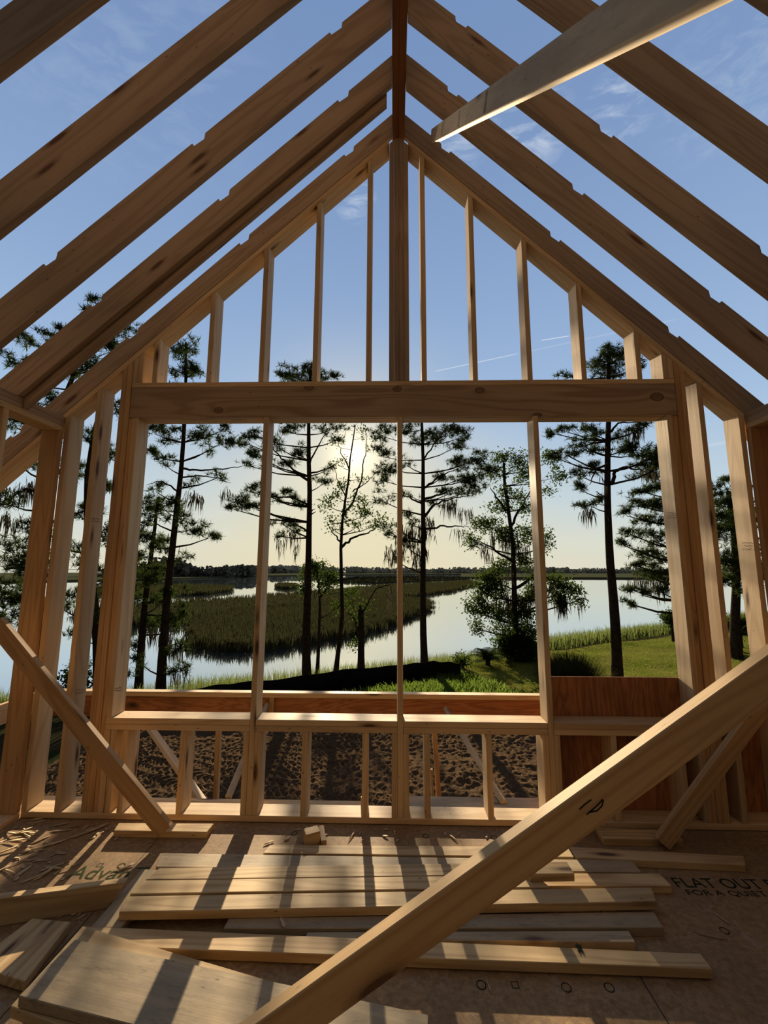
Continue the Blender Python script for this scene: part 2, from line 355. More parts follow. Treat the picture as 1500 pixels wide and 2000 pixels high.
# ================================================================ FLOOR AND SIDE SHEATHING (setting)
D = 2.904                      # inner face of the gable wall
XL, XR = -2.468, 2.535         # inner faces of the side walls
fl = box('floor', -2.66, 2.73, -3.2, D+0.142, -0.022, 0.0, M_OSB, 'x'); tag(fl, kind='structure')
rim = box('trim_1', -2.66, 2.73, -3.2, D+0.142, -0.28, -0.024, M_WARM, 'x'); tag(rim, kind='structure')
def text(name, s, px, py, size, ang, mat, label, squash=1.0, parent=None, z=0.0008):
    cu = bpy.data.curves.new(name, 'FONT'); cu.body = s; cu.size = size; cu.extrude = 0.0003
    tmp = bpy.data.objects.new(name+'_tmp', cu); COL.objects.link(tmp)
    dg = bpy.context.evaluated_depsgraph_get(); me = bpy.data.meshes.new_from_object(tmp.evaluated_get(dg))
    bpy.data.objects.remove(tmp); me.name = name
    p = atz(px, py, 0.0)
    mw = Matrix.Translation((p.x, p.y, z)) @ Matrix.Rotation(ang, 4, 'Z') @ Matrix.Diagonal((squash, 1, 1, 1))
    o = link(name, me, mat, parent, mw); tag(o, label); return o
text('floor_lettering', 'FLAT OUT B', 1322, 1733, 0.098, 0.0, M_INK, 'large black stencilled lettering', 1.0, fl)
text('floor_lettering', 'FOR A QUIET, S', 1344, 1748, 0.050, 0.0, M_INK, 'small black stencilled lettering', 1.35, fl)
text('floor_lettering', 'AdvanT', 128, 1716, 0.135, 0.0, M_INKG, 'faded green stencilled lettering', 0.95, fl)
# small printed nailing marks on the subfloor
for i, (px, py, k) in enumerate([(195, 1690, 's'), (237, 1691, 'c'), (940, 1924, 'c'), (1006, 1924, 's'), (1106, 1929, 'c'), (1190, 1929, 'c'), (832, 1633, 'c'), (965, 1636, 'c'), (1415, 1818, 'c'), (1075, 1634, 'c'), (575, 1628, 'c')]):
    p = atz(px, py, 0); n = 4 if k == 's' else 14; V = []; Fc = []
    for j in range(n):
        t = 2*math.pi*(j+0.5)/n
        for r in (0.016, 0.020): V.append((p.x+math.cos(t)*r, p.y+math.sin(t)*r, 0.0009))
    for j in range(n): a = 2*j; b = 2*((j+1) % n); Fc.append((a, a+1, b+1, b))
    np_mesh('nailing_mark', V, Fc, M_INK, fl)
wr = box('wall_right', 2.68, 2.692, 0.2, D+0.13, -0.2, 2.642, M_PLY, 'z'); tag(wr, kind='structure')

# ================================================================ GABLE WALL FRAMING
SL, SR = 0.958, 0.972
def ztl(x): return 5.360-SL*(-0.011-x)        # top line of the left roof slope
def ztr(x): return 5.357-SR*(x-0.090)
def zbl(x): return ztl(x)-0.260               # underside of the sloping wall plate
def zbr(x): return ztr(x)-0.267
def zu(x): return zbl(x) if x < 0.04 else zbr(x)
G_ = 0.0006
def stud(name, x0, x1, z0, z1, label, group, mat=None, y0=D, y1=None, slope=False, cat='wall stud'):
    y1 = y1 or D+0.14
    if slope: pts = [(x0, z0), (x1, z0), (x1, zu(x1)-G_), (x0, zu(x0)-G_)]
    else: pts = [(x0, z0), (x1, z0), (x1, z1), (x0, z1)]
    o = xz_board(name, pts, y0, y1, (0, 1), mat or M_STUD); tag(o, label, cat, group); return o
ZP = 0.038; ZS0, ZS1 = 0.553, 0.629; ZH0, ZH1 = 2.752, 3.030
g = 'studs of the gable wall'
o = box('bottom_plate', XL, 2.66, D, D+0.14, G_, ZP-G_, M_STUD, 'x'); tag(o, 'long flat board nailed to the floor under the whole gable wall', 'wall plate')
# sills (two boards each)
segs = [(-1.951, -0.967, 'left window opening, leftmost of the four'), (-0.927, 0.025, 'second window opening from the left'), (0.065, 1.019, 'third window opening, just right of the centre post'), (1.060, 2.025, 'right window opening, in front of the plywood sheet')]
for a, b, w in segs:
    o = box('window_sill_board', a, b, D, D+0.14, ZS0+0.038+G_, ZS1, M_STUD, 'x'); tag(o, 'upper sill board of the '+w, 'sill board', 'sill boards of the window openings')
    o = box('window_sill_board', a, b, D+0.001, D+0.139, ZS0, ZS0+0.038-G_, M_STUD, 'x'); tag(o, 'lower sill board, directly under the top one, of the '+w, 'sill board', 'sill boards of the window openings')
# header: three plies with a flat board over it
hd = bpy.data.objects.new('window_header', None); COL.objects.link(hd); hd.location = (0.04, D, ZH0); bpy.context.view_layer.update()
tag(hd, 'deep horizontal header beam with oval knots spanning above all the window openings', 'header beam')
for i, (ya, yb) in enumerate([(0, 0.044), (0.047, 0.091), (0.094, 0.14)]):
    box('header_ply', -1.982, 2.064, D+ya, D+yb, ZH0, ZH1-0.0386, M_HEAD if i == 0 else M_STUD, 'x', hd)
o = box('flat_board', -1.984, 2.066, D, D+0.14, ZH1-0.038, ZH1, M_STUD, 'x'); tag(o, 'flat board lying along the top of the deep window header, under the short gable studs', 'wall plate')
# full-height and jamb studs
for i, (a, b, lab) in enumerate([(-2.468, -2.430, 'outermost left stud of the gable wall, in the left corner'), (-2.244, -2.206, 'lone tall stud between the left corner stud and the left window post'),
                    (-2.064, -2.026, 'outer ply of the tall left window post, farthest from the glassless opening'), (-2.0255, -1.9865, 'second ply of the tall left window post, touching the end of the header')]):
    stud('wall_stud', a, b, ZP, 0, lab, g, slope=True, mat=M_STUD if i < 2 else M_WARM)
for a, b, lab in [(2.067, 2.104, 'tall ply of the right window post touching the header end'), (2.1045, 2.141, 'outer tall ply of the right window post, beside the lone stud'),
                  (2.221, 2.258, 'lone tall stud between the right window post and the right corner'), (2.496, 2.533, 'outermost right stud of the gable wall, in the right corner')]:
    stud('wall_stud', a, b, ZP, 0, lab, g, slope=True, mat=M_WARM if a < 2.15 else M_STUD)
stud('jamb_stud', -1.986, -1.9515, ZP, ZH0-G_, 'dark orange jamb stud squeezed between the left post plies and the pale left trimmer', 'jamb studs', M_WARM, y0=D+0.008)
stud('jamb_stud', -1.951, -1.913, ZS1+G_, ZH0-G_, 'pale trimmer at the left side of the leftmost window opening, standing on the sill', 'jamb studs')
stud('jamb_stud', 2.026, 2.0665, ZP, ZH0-G_, 'dark orange jamb stud between the right post plies and the pale right trimmer', 'jamb studs', M_WARM, y0=D+0.008)
stud('jamb_stud', 1.987, 2.0255, ZS1+G_, ZH0-G_, 'pale trimmer at the right side of the rightmost window opening', 'jamb studs')
for a, lab in [(-0.966, 'left mullion stud between the first and second window openings'), (0.026, 'middle mullion stud under the centre of the header'), (1.0205, 'right mullion stud between the third and fourth window openings')]:
    stud('window_mullion', a, a+0.038, ZP, ZH0-G_, lab, 'mullion studs between the window openings', M_STUD, cat='mullion')
# cripples under the sills
cr = [(-1.951, 'first short stud under the left sill, tight against the left post'), (-1.908, 'second short stud under the left sill, doubled beside the post'), (-1.826, 'third short stud under the left sill, standing free near the left post'),
      (-1.432, 'lone short stud in the middle of the left bay under the sill'), (-1.005, 'short stud under the left sill, tight left of the left mullion'),
      (-0.9275, 'short stud under the second sill, tight right of the left mullion'), (-0.609, 'short stud under the second sill, left of the two free-standing ones'), (-0.208, 'short stud under the second sill, right of the two free-standing ones'),
      (-0.0125, 'short stud under the second sill, tight left of the middle mullion'), (0.0645, 'short stud under the third sill, tight right of the middle mullion'), (0.203, 'short stud under the third sill, left of the two free-standing ones'),
      (0.611, 'short stud under the third sill, right of the two free-standing ones'), (0.982, 'short stud under the third sill, tight left of the right mullion'), (1.059, 'short stud under the right sill, tight right of the right mullion'),
      (1.425, 'short stud standing free in the right bay before the dark plywood'), (1.86, 'short stud under the right sill near the right post, before the plywood'), (1.987, 'short stud under the right sill, tight against the right post')]
for a, lab in cr:
    stud('cripple_stud', a, a+0.0375, ZP, ZS0-G_, lab, 'short studs under the window sills', cat='short stud')
# gable studs over the header
ups = [(-1.984, 'left end ply of the short stack standing on the left end of the header'), (-1.9455, 'bright right ply of the short stack on the left end of the header'), (-1.835, 'shortest free gable stud, leftmost above the header'), (-1.419, 'second free gable stud from the left above the header'), (-1.020, 'third free gable stud from the left above the header'),
       (-0.613, 'fourth free gable stud from the left above the header'), (-0.208, 'long gable stud just left of the centre post'), (0.212, 'long gable stud just right of the centre post'), (0.5915, 'second gable stud right of the centre post'),
       (0.9965, 'third gable stud right of the centre post'), (1.3945, 'fourth gable stud right of the centre post'), (1.7995, 'fifth gable stud right of the centre post, the shortest free one'), (1.989, 'bright left ply of the short stack on the right end of the header'), (2.0275, 'right ply of the short stack on the right end of the header')]
for a, lab in ups:
    stud('gable_stud', a, a+0.0375, ZH1+G_, 0, lab, 'gable studs above the header', M_STUD, slope=True, cat='gable stud')
pw = ['leftmost', 'second from left', 'third from left', 'rightmost']
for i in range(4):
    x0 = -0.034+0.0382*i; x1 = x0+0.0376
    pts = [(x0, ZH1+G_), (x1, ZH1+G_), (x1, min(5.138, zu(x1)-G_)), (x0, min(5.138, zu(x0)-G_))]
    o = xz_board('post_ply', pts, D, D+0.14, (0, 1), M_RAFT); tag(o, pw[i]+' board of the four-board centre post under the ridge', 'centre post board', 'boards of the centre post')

# ================================================================ ROOF
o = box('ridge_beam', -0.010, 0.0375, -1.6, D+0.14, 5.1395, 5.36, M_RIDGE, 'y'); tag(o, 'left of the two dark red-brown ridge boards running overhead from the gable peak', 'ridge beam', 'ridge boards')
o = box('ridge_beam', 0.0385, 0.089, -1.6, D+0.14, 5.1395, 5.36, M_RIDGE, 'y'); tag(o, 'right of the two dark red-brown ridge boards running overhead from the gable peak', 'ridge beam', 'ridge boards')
NX = {-1: [(-0.325, -0.390), (-1.150, -1.212), (-1.978, -2.040), (-2.80, -2.862)], 1: [(0.388, 0.450), (1.225, 1.287), (2.060, 2.122), (2.89, 2.952)]}
def rafter_pts(side, perp, seat=None, notch=True, xend=3.35, drop=0.0):
    s = SL if side < 0 else SR; x0 = -0.0106 if side < 0 else 0.0896; zt = ztl if side < 0 else ztr
    vd = perp*math.sqrt(1+s*s)
    top = [(x0, zt(x0)-drop)]
    if notch:
        for a, b in NX[side]:
            da = 0.040; sg = -1 if side < 0 else 1
            top += [(a, zt(a)), (a, zt(a)-da-.006), (b, zt(b)-0.036), (b+sg*0.012, zt(b+sg*0.012))]
    xe = side*xend
    top.append((xe, zt(xe)-drop)); pts = top+[(xe, zt(xe)-vd)]
    if seat is not None:
        a, b = (-2.609, XL-0.0) if side < 0 else (2.679, XR)
        zs = seat
        sb = [(a, zt(a)-vd), (a, zs), (b+(0.003 if side < 0 else -0.003), zs), (b+(0.003 if side < 0 else -0.003), zt(b)-vd)]
        if zs > zt(b)-vd: pts += sb
        elif zs > zt(a)-vd:
            xs = a
            while zt(xs)-vd < zs: xs -= side*0.0005
            pts += [(a, zt(a)-vd), (a, zs), (xs, zs)]
    pts += [(x0, zt(x0)-vd)]
    return pts
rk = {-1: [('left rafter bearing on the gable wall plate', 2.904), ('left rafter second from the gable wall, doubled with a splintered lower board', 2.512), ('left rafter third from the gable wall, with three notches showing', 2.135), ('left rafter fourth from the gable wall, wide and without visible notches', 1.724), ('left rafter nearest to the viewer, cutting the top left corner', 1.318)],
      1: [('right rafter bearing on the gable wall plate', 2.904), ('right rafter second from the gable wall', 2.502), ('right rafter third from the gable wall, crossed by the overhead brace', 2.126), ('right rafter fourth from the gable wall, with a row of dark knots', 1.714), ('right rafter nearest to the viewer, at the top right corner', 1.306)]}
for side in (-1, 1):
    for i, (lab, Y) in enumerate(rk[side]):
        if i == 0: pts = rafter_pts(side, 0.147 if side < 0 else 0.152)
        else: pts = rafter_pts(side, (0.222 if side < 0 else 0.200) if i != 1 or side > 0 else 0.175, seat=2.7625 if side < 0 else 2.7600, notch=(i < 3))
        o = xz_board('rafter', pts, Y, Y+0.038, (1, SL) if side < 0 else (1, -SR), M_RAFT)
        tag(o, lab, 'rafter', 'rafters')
# splintered doubling board beside the second left rafter
s = SL; pts = [(-0.05, ztl(-0.05)-0.105), (-3.0, ztl(-3.0)-0.105), (-3.0, ztl(-3.0)-0.325), (-2.609, ztl(-2.609)-0.325), (-2.609, 2.762), (-2.465, 2.762), (-2.465, ztl(-2.465)-0.325), (-0.05, ztl(-0.05)-0.325)]
o = xz_board('rafter', pts, 2.552, 2.590, (1, SL), M_RAFT); tag(o, 'lower dark doubling board fixed behind the second left rafter', 'rafter', 'rafters')
# sloping plates of the gable
for side, x0, x1, lab in ((-1, -0.036, -3.35, 'left sloping plate on top of the gable studs, bright underside'), (1, 0.118, 3.35, 'right sloping plate on top of the gable studs, bright underside')):
    f = (lambda x: zbl(x)) if side < 0 else (lambda x: zbr(x)); t = 0.0525
    pts = [(x0, f(x0)), (x1, f(x1)), (x1, f(x1)+t), (x0, f(x0)+t)]
    o = xz_board('sloping_plate', pts, D, D+0.14, (1, SL if side < 0 else -SR), M_STUD); tag(o, lab, 'wall plate', 'sloping gable plates')

# ================================================================ SIDE WALLS
for side, xa, xb, zb, w in ((-1, -2.606, XL, 2.645, 'left'), (1, XR, 2.673, 2.642, 'right')):
    for k, nm in enumerate(('lowest', 'middle', 'topmost')):
        o = box('top_plate', xa+(0.0004 if k else 0), xb, 0.2, D-0.001, zb+0.0382*k, zb+0.0382*k+0.0378, M_RAFT if k else M_STUD, 'y')
        tag(o, nm+' of the three boards laid along the top of the '+w+' side wall', 'wall plate', 'top plates of the side walls')
    o = box('bottom_plate', xa, xb, 0.2, D-0.001, G_, ZP-G_, M_STUD, 'y'); tag(o, 'flat floor plate running along the '+w+' side wall', 'wall plate')
    ys = [(2.8655, 'corner stud'), (2.430, 'second stud from the corner'), (2.02, 'third stud from the corner'), (1.61, 'fourth stud from the corner')] if side < 0 else [(2.8655, 'corner stud'), (2.45, 'second stud from the corner'), (2.04, 'third stud from the corner'), (1.63, 'fourth stud from the corner')]
    for y, lab in ys:
        o = box('side_wall_stud', xa, xb, y, y+0.038, ZP, zb-G_, M_WARM if y > 2.8 else M_STUD, 'z'); tag(o, lab+' in the '+w+' side wall, broad face towards the room', 'wall stud', 'studs of the side walls')
o = box('plywood_sheet', 1.041, 2.676, D+0.1415, D+0.153, -0.02, 0.889, M_PLY, 'z'); tag(o, 'orange-brown plywood sheet nailed outside the rightmost window bay', 'plywood sheet')

# ================================================================ BRACES
def plane_brace(name, p_a, p_b, Y, w, xa, xb, lab, mat, t=0.038, below=True):
    """brace in the plane Y; p_a, p_b: picture points on its upper front edge"""
    a, b = at(*p_a, Y), at(*p_b, Y); u = (b-a).normalized(); n = Vector((-u.z, 0, u.x));
    if n.z < 0: n = -n
    A = a+u*((xa-a.x)/u.x); B = a+u*((xb-a.x)/u.x)
    o = prism(name, A-n*w, B-A, n, [(0, 0), ((B-A).length, 0), ((B-A).length, w), (0, w)], 0 if (B-A).normalized().cross(n).y > 0 else -t, t if (B-A).normalized().cross(n).y > 0 else 0, mat)
    tag(o, lab, 'brace'); return o, A, B, u, n
bo, A, B, u, n = plane_brace('diagonal_brace', (760, 1813), (1500, 1280), 1.08, 0.0889, -0.72, 2.50, 'broad diagonal brace crossing the whole foreground from lower centre to the right edge', M_BRACE)
# carpenter's marks on the big brace
def strokes(name, P0, ux, uy, nn, lines, wd, mat, parent, label):
    V = []; Fc = []
    for ln in lines:
        pts = [Vector(P0)+Vector(ux)*x+Vector(uy)*y+Vector(nn)*0.0012 for x, y in ln]
        for i in range(len(pts)-1):
            d = (pts[i+1]-pts[i]).normalized(); s_ = d.cross(Vector(nn)).normalized()*wd/2; b = len(V)
            for q in (pts[i]-s_-d*wd/3, pts[i]+s_-d*wd/3, pts[i+1]+s_+d*wd/3, pts[i+1]-s_+d*wd/3): V.append(tuple(q))
            Fc.append((b, b+1, b+2, b+3))
    o = np_mesh(name, V, Fc, mat, parent); tag(o, label); return o
def pxlines(ls, Y): return [[(at(x, y, Y).x, at(x, y, Y).z) for x, y in l] for l in ls]
strokes('pencil_mark', (0, 1.08, 0), (1, 0, 0), (0, 0, 1), (0, -1, 0), pxlines([[(1132, 1580), (1143, 1570), (1154, 1562)], [(1146, 1590), (1158, 1580), (1167, 1572)], [(1167, 1572), (1176, 1562), (1178, 1564)], [(1152, 1586), (1166, 1583), (1175, 1574), (1178, 1564)]], 1.08), 0.003, M_INK, bo, 'black handwritten strokes')
plane_brace('diagonal_brace', (1272, 1655), (1455, 1405), 2.69, 0.092, 1.550, 2.50, 'shorter brace at the right rising behind the broad foreground brace', M_BRACE)
A = at(323, 1622, 2.70); B = atx(-8, 1216, -2.452); u = (B-A).normalized(); up = Vector((0, -1, 0)).cross(u); up = up if up.z > 0 else -up
o = beam('diagonal_brace', A-u*0.0, B, up, 0.098, 0.038, M_WARM); tag(o, 'narrow brace sloping down from the left wall to a block on the floor', 'brace')
A = at(846, 267, 2.83); Bn = CP+ray(1181, 65)*0.93; u = (Bn-A).normalized(); B = Bn+u*1.5
hz = Vector((u.y, -u.x, 0)).normalized(); up = hz.cross(u); up = up if up.z > 0 else -up
ov = beam('diagonal_brace', A, B, up, 0.089, 0.038, M_OVER); tag(ov, 'grey weathered brace overhead, from the gable peak to the upper right', 'brace')

# ================================================================ LOOSE LUMBER ON THE FLOOR
gp = 'loose planks lying in front of the gable wall'
T = 0.0375
planks = [([(1163, 1616), (1320, 1621), (1334, 1640), (1178, 1638)], .038, M_FLOORW, 'short dark plank lying under the foot of the right brace'),
 ([(1112, 1653.5), (1452, 1672), (1456, 1689), (1124, 1674)], .038, M_FLOORW, 'shaded plank reaching farthest to the right on the floor'),
 ([(527, 1650), (1109, 1653.5), (1121, 1674), (514, 1666)], .038, M_FLOORW, 'rearmost long plank of the pile, nearest the gable wall'),
 ([(316, 1666), (1234, 1680), (1253, 1703), (304, 1693)], .038, M_GREYW, 'greyish plank just in front of the rearmost one'),
 ([(1040, 1705), (1288, 1705.5), (1312, 1729.5), (1052, 1731)], .038, M_FLOORW, 'plank end sticking out right below the small upper block'),
 ([(276, 1697), (326, 1699), (237, 1811), (177, 1811)], .038, M_GREYW, 'plank running towards the viewer under the left ends of the stacked planks'),
 ([(312, 1694.6), (1035, 1684.5), (1045, 1707), (284, 1718)], .077, M_FLOORW, 'rear plank of the raised layer, with dark knots'),
 ([(283, 1719), (1046, 1708), (1074, 1732), (253.5, 1745.5)], .077, M_FLOORW, 'middle plank of the raised layer, with swirling grain'),
 ([(249, 1750), (1272, 1732.5), (1282, 1760), (232.5, 1781)], .076, M_FLOORW, 'front plank of the raised layer with its edge catching orange light'),
 ([(1025, 1683), (1107, 1683), (1122, 1706), (1035, 1707)], .116, M_FLOORW, 'short sunlit block lying on top of the raised planks'),
 ([(447, 1793), (1277, 1780), (1296, 1811), (436, 1813)], .038, M_GREYW, 'shaded plank on the floor just in front of the raised layer'),
 ([(600, 1820), (1228, 1817.5), (1241, 1840), (596, 1833)], .034, M_GREYW, 'thin shaded plank squeezed behind the front plank'),
 ([(160, 1808), (1368, 1862), (1391, 1892), (150, 1846)], .045, M_FLOORW, 'long sunlit plank at the front, reaching under the left pile'),
 ([(64, 1793), (138, 1800), (48, 1916), (-60, 1884)], .045, M_FLOORW, 'half sunlit plank at the left edge pointing away from the viewer'),
 ([(162, 1808), (700, 1965), (660, 2100), (20, 1965)], .086, M_FLOORW, 'plank hidden beneath the broad weathered board'),
 ([(147, 1834), (838, 1981), (760, 2200), (36, 1945)], .126, M_GREYW, 'broad stained and weathered board at the lower left, top of its pile'),
 ([(232, 1607), (418, 1608), (404, 1625), (222, 1622)], .038, M_FLOORW, 'flat block on the floor holding the foot of the left brace')]
for i, (px, zt, m, lab) in enumerate(planks):
    if 'weathered board' in lab or 'hidden beneath' in lab:
        P = [atz(x, y, zt) for x, y in px]; ex = (P[1]-P[0]); ex.z = 0; Ln = ex.length; ex.normalize(); ey = Vector((0, 0, 1)).cross(ex)
        w = abs((P[3]-P[0]).dot(ey)); sk = (P[3]-P[0]).dot(ex)
        o = prism('loose_plank', P[0]-Vector((0, 0, T)), ex, ey, [(0, 0), (sk, -w), (Ln, -w), (Ln, 0)], 0, T, m)
    else: o = quad_board('loose_plank', px, zt, T, m)
    tag(o, lab, 'plank', gp if 'block' not in lab else 'short offcut blocks')
# plank on edge at the left
P0 = atz(222, 1768, 0.0); P1 = atz(-10, 1806, 0.0); dd = (P1-P0).normalized()
o = prism('loose_plank', P0+Vector((0, 0, 0.001)), dd, (0, 0, 1), [(0.02, 0), (0.98, 0), (0.98, 0.130), (-0.05, 0.104)], -0.019, 0.019, M_FLOORW); tag(o, 'plank standing on its edge at the left with a brightly lit top edge', 'plank', gp)
# offcut block and leaning slat
o = quad_board('offcut_block', [(593, 1618), (620, 1611), (626, 1623.5), (597, 1631)], .075, .0745, M_FLOORW); tag(o, 'small cube-like offcut on the floor behind the pile', 'wood block', 'short offcut blocks')
o = quad_board('offcut_block', [(622, 1612), (632, 1611), (638, 1641), (627, 1642)], .036, .035, M_FLOORW); tag(o, 'thin pale strip of wood leaning flat beside the cube-like offcut', 'wood block', 'short offcut blocks')
o = box('offcut_block', -0.225, -0.185, D+0.143, D+0.162, 0.0, 0.085, M_STUD, 'z'); tag(o, 'tiny pale offcut standing outside behind the bottom plate left of centre', 'wood block', 'short offcut blocks')
# shavings and splinters
def shard(Vs, Fs, p, ang, ln, wd, th, tilt):
    c, s_ = math.cos(ang), math.sin(ang); b = len(Vs)
    prof = [(-ln/2, 0), (-ln/6, wd/2*random.uniform(.5, 1)), (ln/3, wd/2*random.uniform(.3, 1)), (ln/2, 0), (ln/4, -wd/2*random.uniform(.4, 1)), (-ln/4, -wd/2*random.uniform(.5, 1))]
    for zz in (0, th):
        for x, y in prof: Vs.append((p.x+c*x-s_*y, p.y+s_*x+c*y, p.z+zz+abs(tilt)*(x+ln/2)))
    Fs += [(b+5, b+2, b+1, b), (b+5, b+4, b+3, b+2), (b+6, b+7, b+8, b+11), (b+8, b+9, b+10, b+11)]
    for k in range(6): k2 = (k+1) % 6; Fs.append((b+k, b+k2, b+6+k2, b+6+k))
Vs, Fs = [], []
for i in range(150):
    r = random.random()
    if r < 0.55: px, py = random.gauss(45, 45), random.uniform(1600, 1720)
    elif r < 0.75: px, py = random.gauss(200, 40), random.uniform(1600, 1640)
    elif r < 0.82: px, py = random.uniform(100, 160), random.uniform(1770, 1795)
    else: px, py = random.uniform(440, 1100), random.uniform(1612, 1645)
    if not (-60 < px < 1100): continue
    p = atz(px, py, 0.002); 
    if p.y > D-0.05 or p.x < XL+0.05: continue
    big = r < 0.3
    shard(Vs, Fs, p, random.uniform(-.5, 1.4), random.uniform(.02, .15 if big else .05), random.uniform(.006, .028), .002, random.uniform(0, .12))
tag(np_mesh('wood_shavings', Vs, Fs, M_SPLICE), 'scatter of pale wood shavings and chips over the floor at left', 'wood shavings', kind='stuff')
spl = [((35, 1668), (135, 1640), .02, 'long splinter lying across the far left floor'), ((57, 1603), (93, 1596), .028, 'flat splinter by the left corner of the bottom plate'), ((128, 1640), (215, 1608), .05, 'wide torn sliver left of the brace block'),
       ((515, 1650), (536, 1642), .015, 'small dark splinter behind the left end of the rear plank'), ((680, 1643), (694, 1624), .010, 'thin pale splinter behind the pile near the centre'), ((877, 1630), (893, 1643), .014, 'dark splinter on the floor right of centre'),
       ((1394, 1782), (1426, 1806), .008, 'thin pale splinter on the open floor at the right'), ((1352, 1820), (1422, 1838), .006, 'long hair-thin splinter on the open floor at the right'), ((946, 1900), (960, 1943), .006, 'thin splinter on the floor in front of the front plank'),
       ((548, 1790), (556, 1813), .02, 'curled shaving leaning on the shaded plank'), ((228, 1700), (262, 1688), .03, 'dark splinter bundle end beside the crossing plank')]
for a, b, wd, lab in spl:
    zz = 0.003 if 'curled' not in lab else 0.05
    pa, pb = atz(*a, zz), atz(*b, zz); Vs, Fs = [], []
    mid = (pa+pb)/2; d = pb-pa
    shard(Vs, Fs, mid, math.atan2(d.y, d.x), d.length, wd, .003, 0.02)
    tag(np_mesh('wood_splinter', Vs, Fs, M_SPLICE), lab, 'splinter', 'wood splinters on the floor')
# dead leaf on the front plank
p = atz(1131, 1852, .0475); Vs = []; Fs = []
for k in range(12):
    t = 2*math.pi*k/12; r = .016*(1+.35*math.sin(5*t)); Vs.append((p.x+r*math.cos(t)*.8, p.y+r*1.4*math.sin(t), p.z+.004*abs(math.cos(t))))
Vs.append((p.x, p.y, p.z))
for k in range(0, 12, 2): Fs.append((12, k, k+1, (k+2) % 12))
tag(np_mesh('dead_leaf', Vs, Fs, M_INK), 'small dark curled dead leaf on the sunlit front plank', 'leaf')
# pencil notes on studs
random.seed(3)
def scrawl(parent, px, py, w, h, Y, n=9):
    pts = [(px+w*i/n, py-h*random.random()-0.15*w*i/n) for i in range(n+1)]
    strokes('pencil_mark', (0, Y, 0), (1, 0, 0), (0, 0, 1), (0, -1, 0), pxlines([pts], Y), 0.0016, M_INK, parent, 'faint handwritten note')
hb = [o for o in COL.objects if o.name.startswith('wall_stud')]

# ================================================================ OUTSIDE THE WALL
o = box('deck_edge_board', -2.6, -0.23, D+0.1425, 3.175, -0.04, -0.002, M_FLOORW, 'x'); tag(o, 'sunlit board lying outside along the foot of the gable wall, left part', 'deck board', 'boards outside the gable wall')
o = box('deck_edge_board', 0.09, 1.039, D+0.1425, 3.25, -0.04, -0.002, M_GREYW, 'x'); tag(o, 'greyish board lying outside along the foot of the gable wall, right part', 'deck board', 'boards outside the gable wall')
YB = 4.4
z1 = at(640, 1354.5, YB).z; z2 = at(640, 1364, YB).z
o = box('ledger_plate', -3.65, 1.95, YB, YB+0.089, z2, z1, M_STUD, 'x'); tag(o, 'long flat plate on top of the outside plywood band, just beyond the window openings', 'plate board')
o = box('ledger_band', -3.65, 1.95, YB+0.03, YB+0.045, z2-0.21, z2-0.0005, M_PLY, 'x'); tag(o, 'orange plywood band hanging under the outside plate beyond the openings', 'plywood band')
xx = at(530, 1380, YB).x
o = box('ledger_block', xx-.02, xx+.025, YB-0.008, YB+0.0295, z2-0.205, z2-0.001, M_WARM, 'z'); tag(o, 'short upright cleat on the outside plywood band beside the left mullion', 'cleat')
o = box('side_ledger', -3.695, -3.655, 1.0, YB+0.08, z2-0.14, z1, M_WARM, 'y'); tag(o, 'board running back along the outside of the left wall from the outside band', 'plate board')
def prop(x0, y0, x1, y1, Ya, Yb, w, t, lab, mat=M_WARM, ext=0.0, name='prop_post', cat='prop'):
    a, b = at(x0, y0, Ya), at(x1, y1, Yb); u = (b-a).normalized(); b = b+u*ext
    if name == 'prop_post': up_ = (1, 0, 0)
    else:
        up_ = Vector((0, -1, 0)).cross(u)
    o = beam(name, a, b, up_, w, t, mat); tag(o, lab, cat, 'props and braces outside the window wall'); return o
prop(428, 1408, 422, 1560, YB+.02, YB+.0, .048, .05, 'upright prop seen through the left bay below the sill', ext=2.0)
prop(847, 1408, 857, 1560, YB+.02, YB+.0, .048, .05, 'upright prop seen right of the middle mullion below the sill', ext=2.0)
prop(843, 1502, 845, 1560, YB-.08, YB-.08, .022, .038, 'thin stake standing beside the prop right of the middle mullion', ext=2.0)
prop(275, 1396, 391, 1560, YB-.04, 3.5, .042, .060, 'slanting prop in the left bay leaning down to the right', M_STUD, 1.0, 'slanting_prop')
prop(522, 1376, 443, 1564, YB-.03, 3.16, .038, .036, 'slanting prop behind the left mullion leaning down to the left', M_GREYW, -.03, 'slanting_prop')
prop(870, 1383, 988, 1574, YB-.03, 3.14, .040, .036, 'slanting prop in the third bay leaning down to the right', M_GREYW, -.03, 'slanting_prop')

# handwriting and mill stamps on the lumber
def find(lab): return next(o for o in COL.objects if str(o.get('label', '')).startswith(lab))
def scrawl(parent, lab_, X, px, py, w, h, n=12, sd_=1, up=False):
    r_ = random.Random(sd_); L_ = []
    for k in range(3 if up else 2):
        L_.append([(px+w*(i/n), py+(k-.5)*h*.8-h*.5*r_.random()) for i in range(n+1) if r_.random() < .8])
    lines = [[(atx(x, y, X).y, atx(x, y, X).z) for x, y in l] for l in L_]
    strokes('handwritten_note', (X+(0.0012 if X < 0 else -0.0012), 0, 0), (0, 1, 0), (0, 0, 1), (1 if X < 0 else -1, 0, 0), lines, 0.0022, M_INK, parent, lab_)
scrawl(find('lone tall stud between the left corner'), 'handwritten lumber note', -2.206, 145, 1352, 20, 7, sd_=2)
scrawl(find('lone tall stud between the left corner'), 'handwritten lumber note', -2.206, 178, 1018, 17, 7, sd_=3)
scrawl(find('pale trimmer at the left'), 'handwritten lumber note', -1.913, 223, 1348, 14, 7, sd_=4)
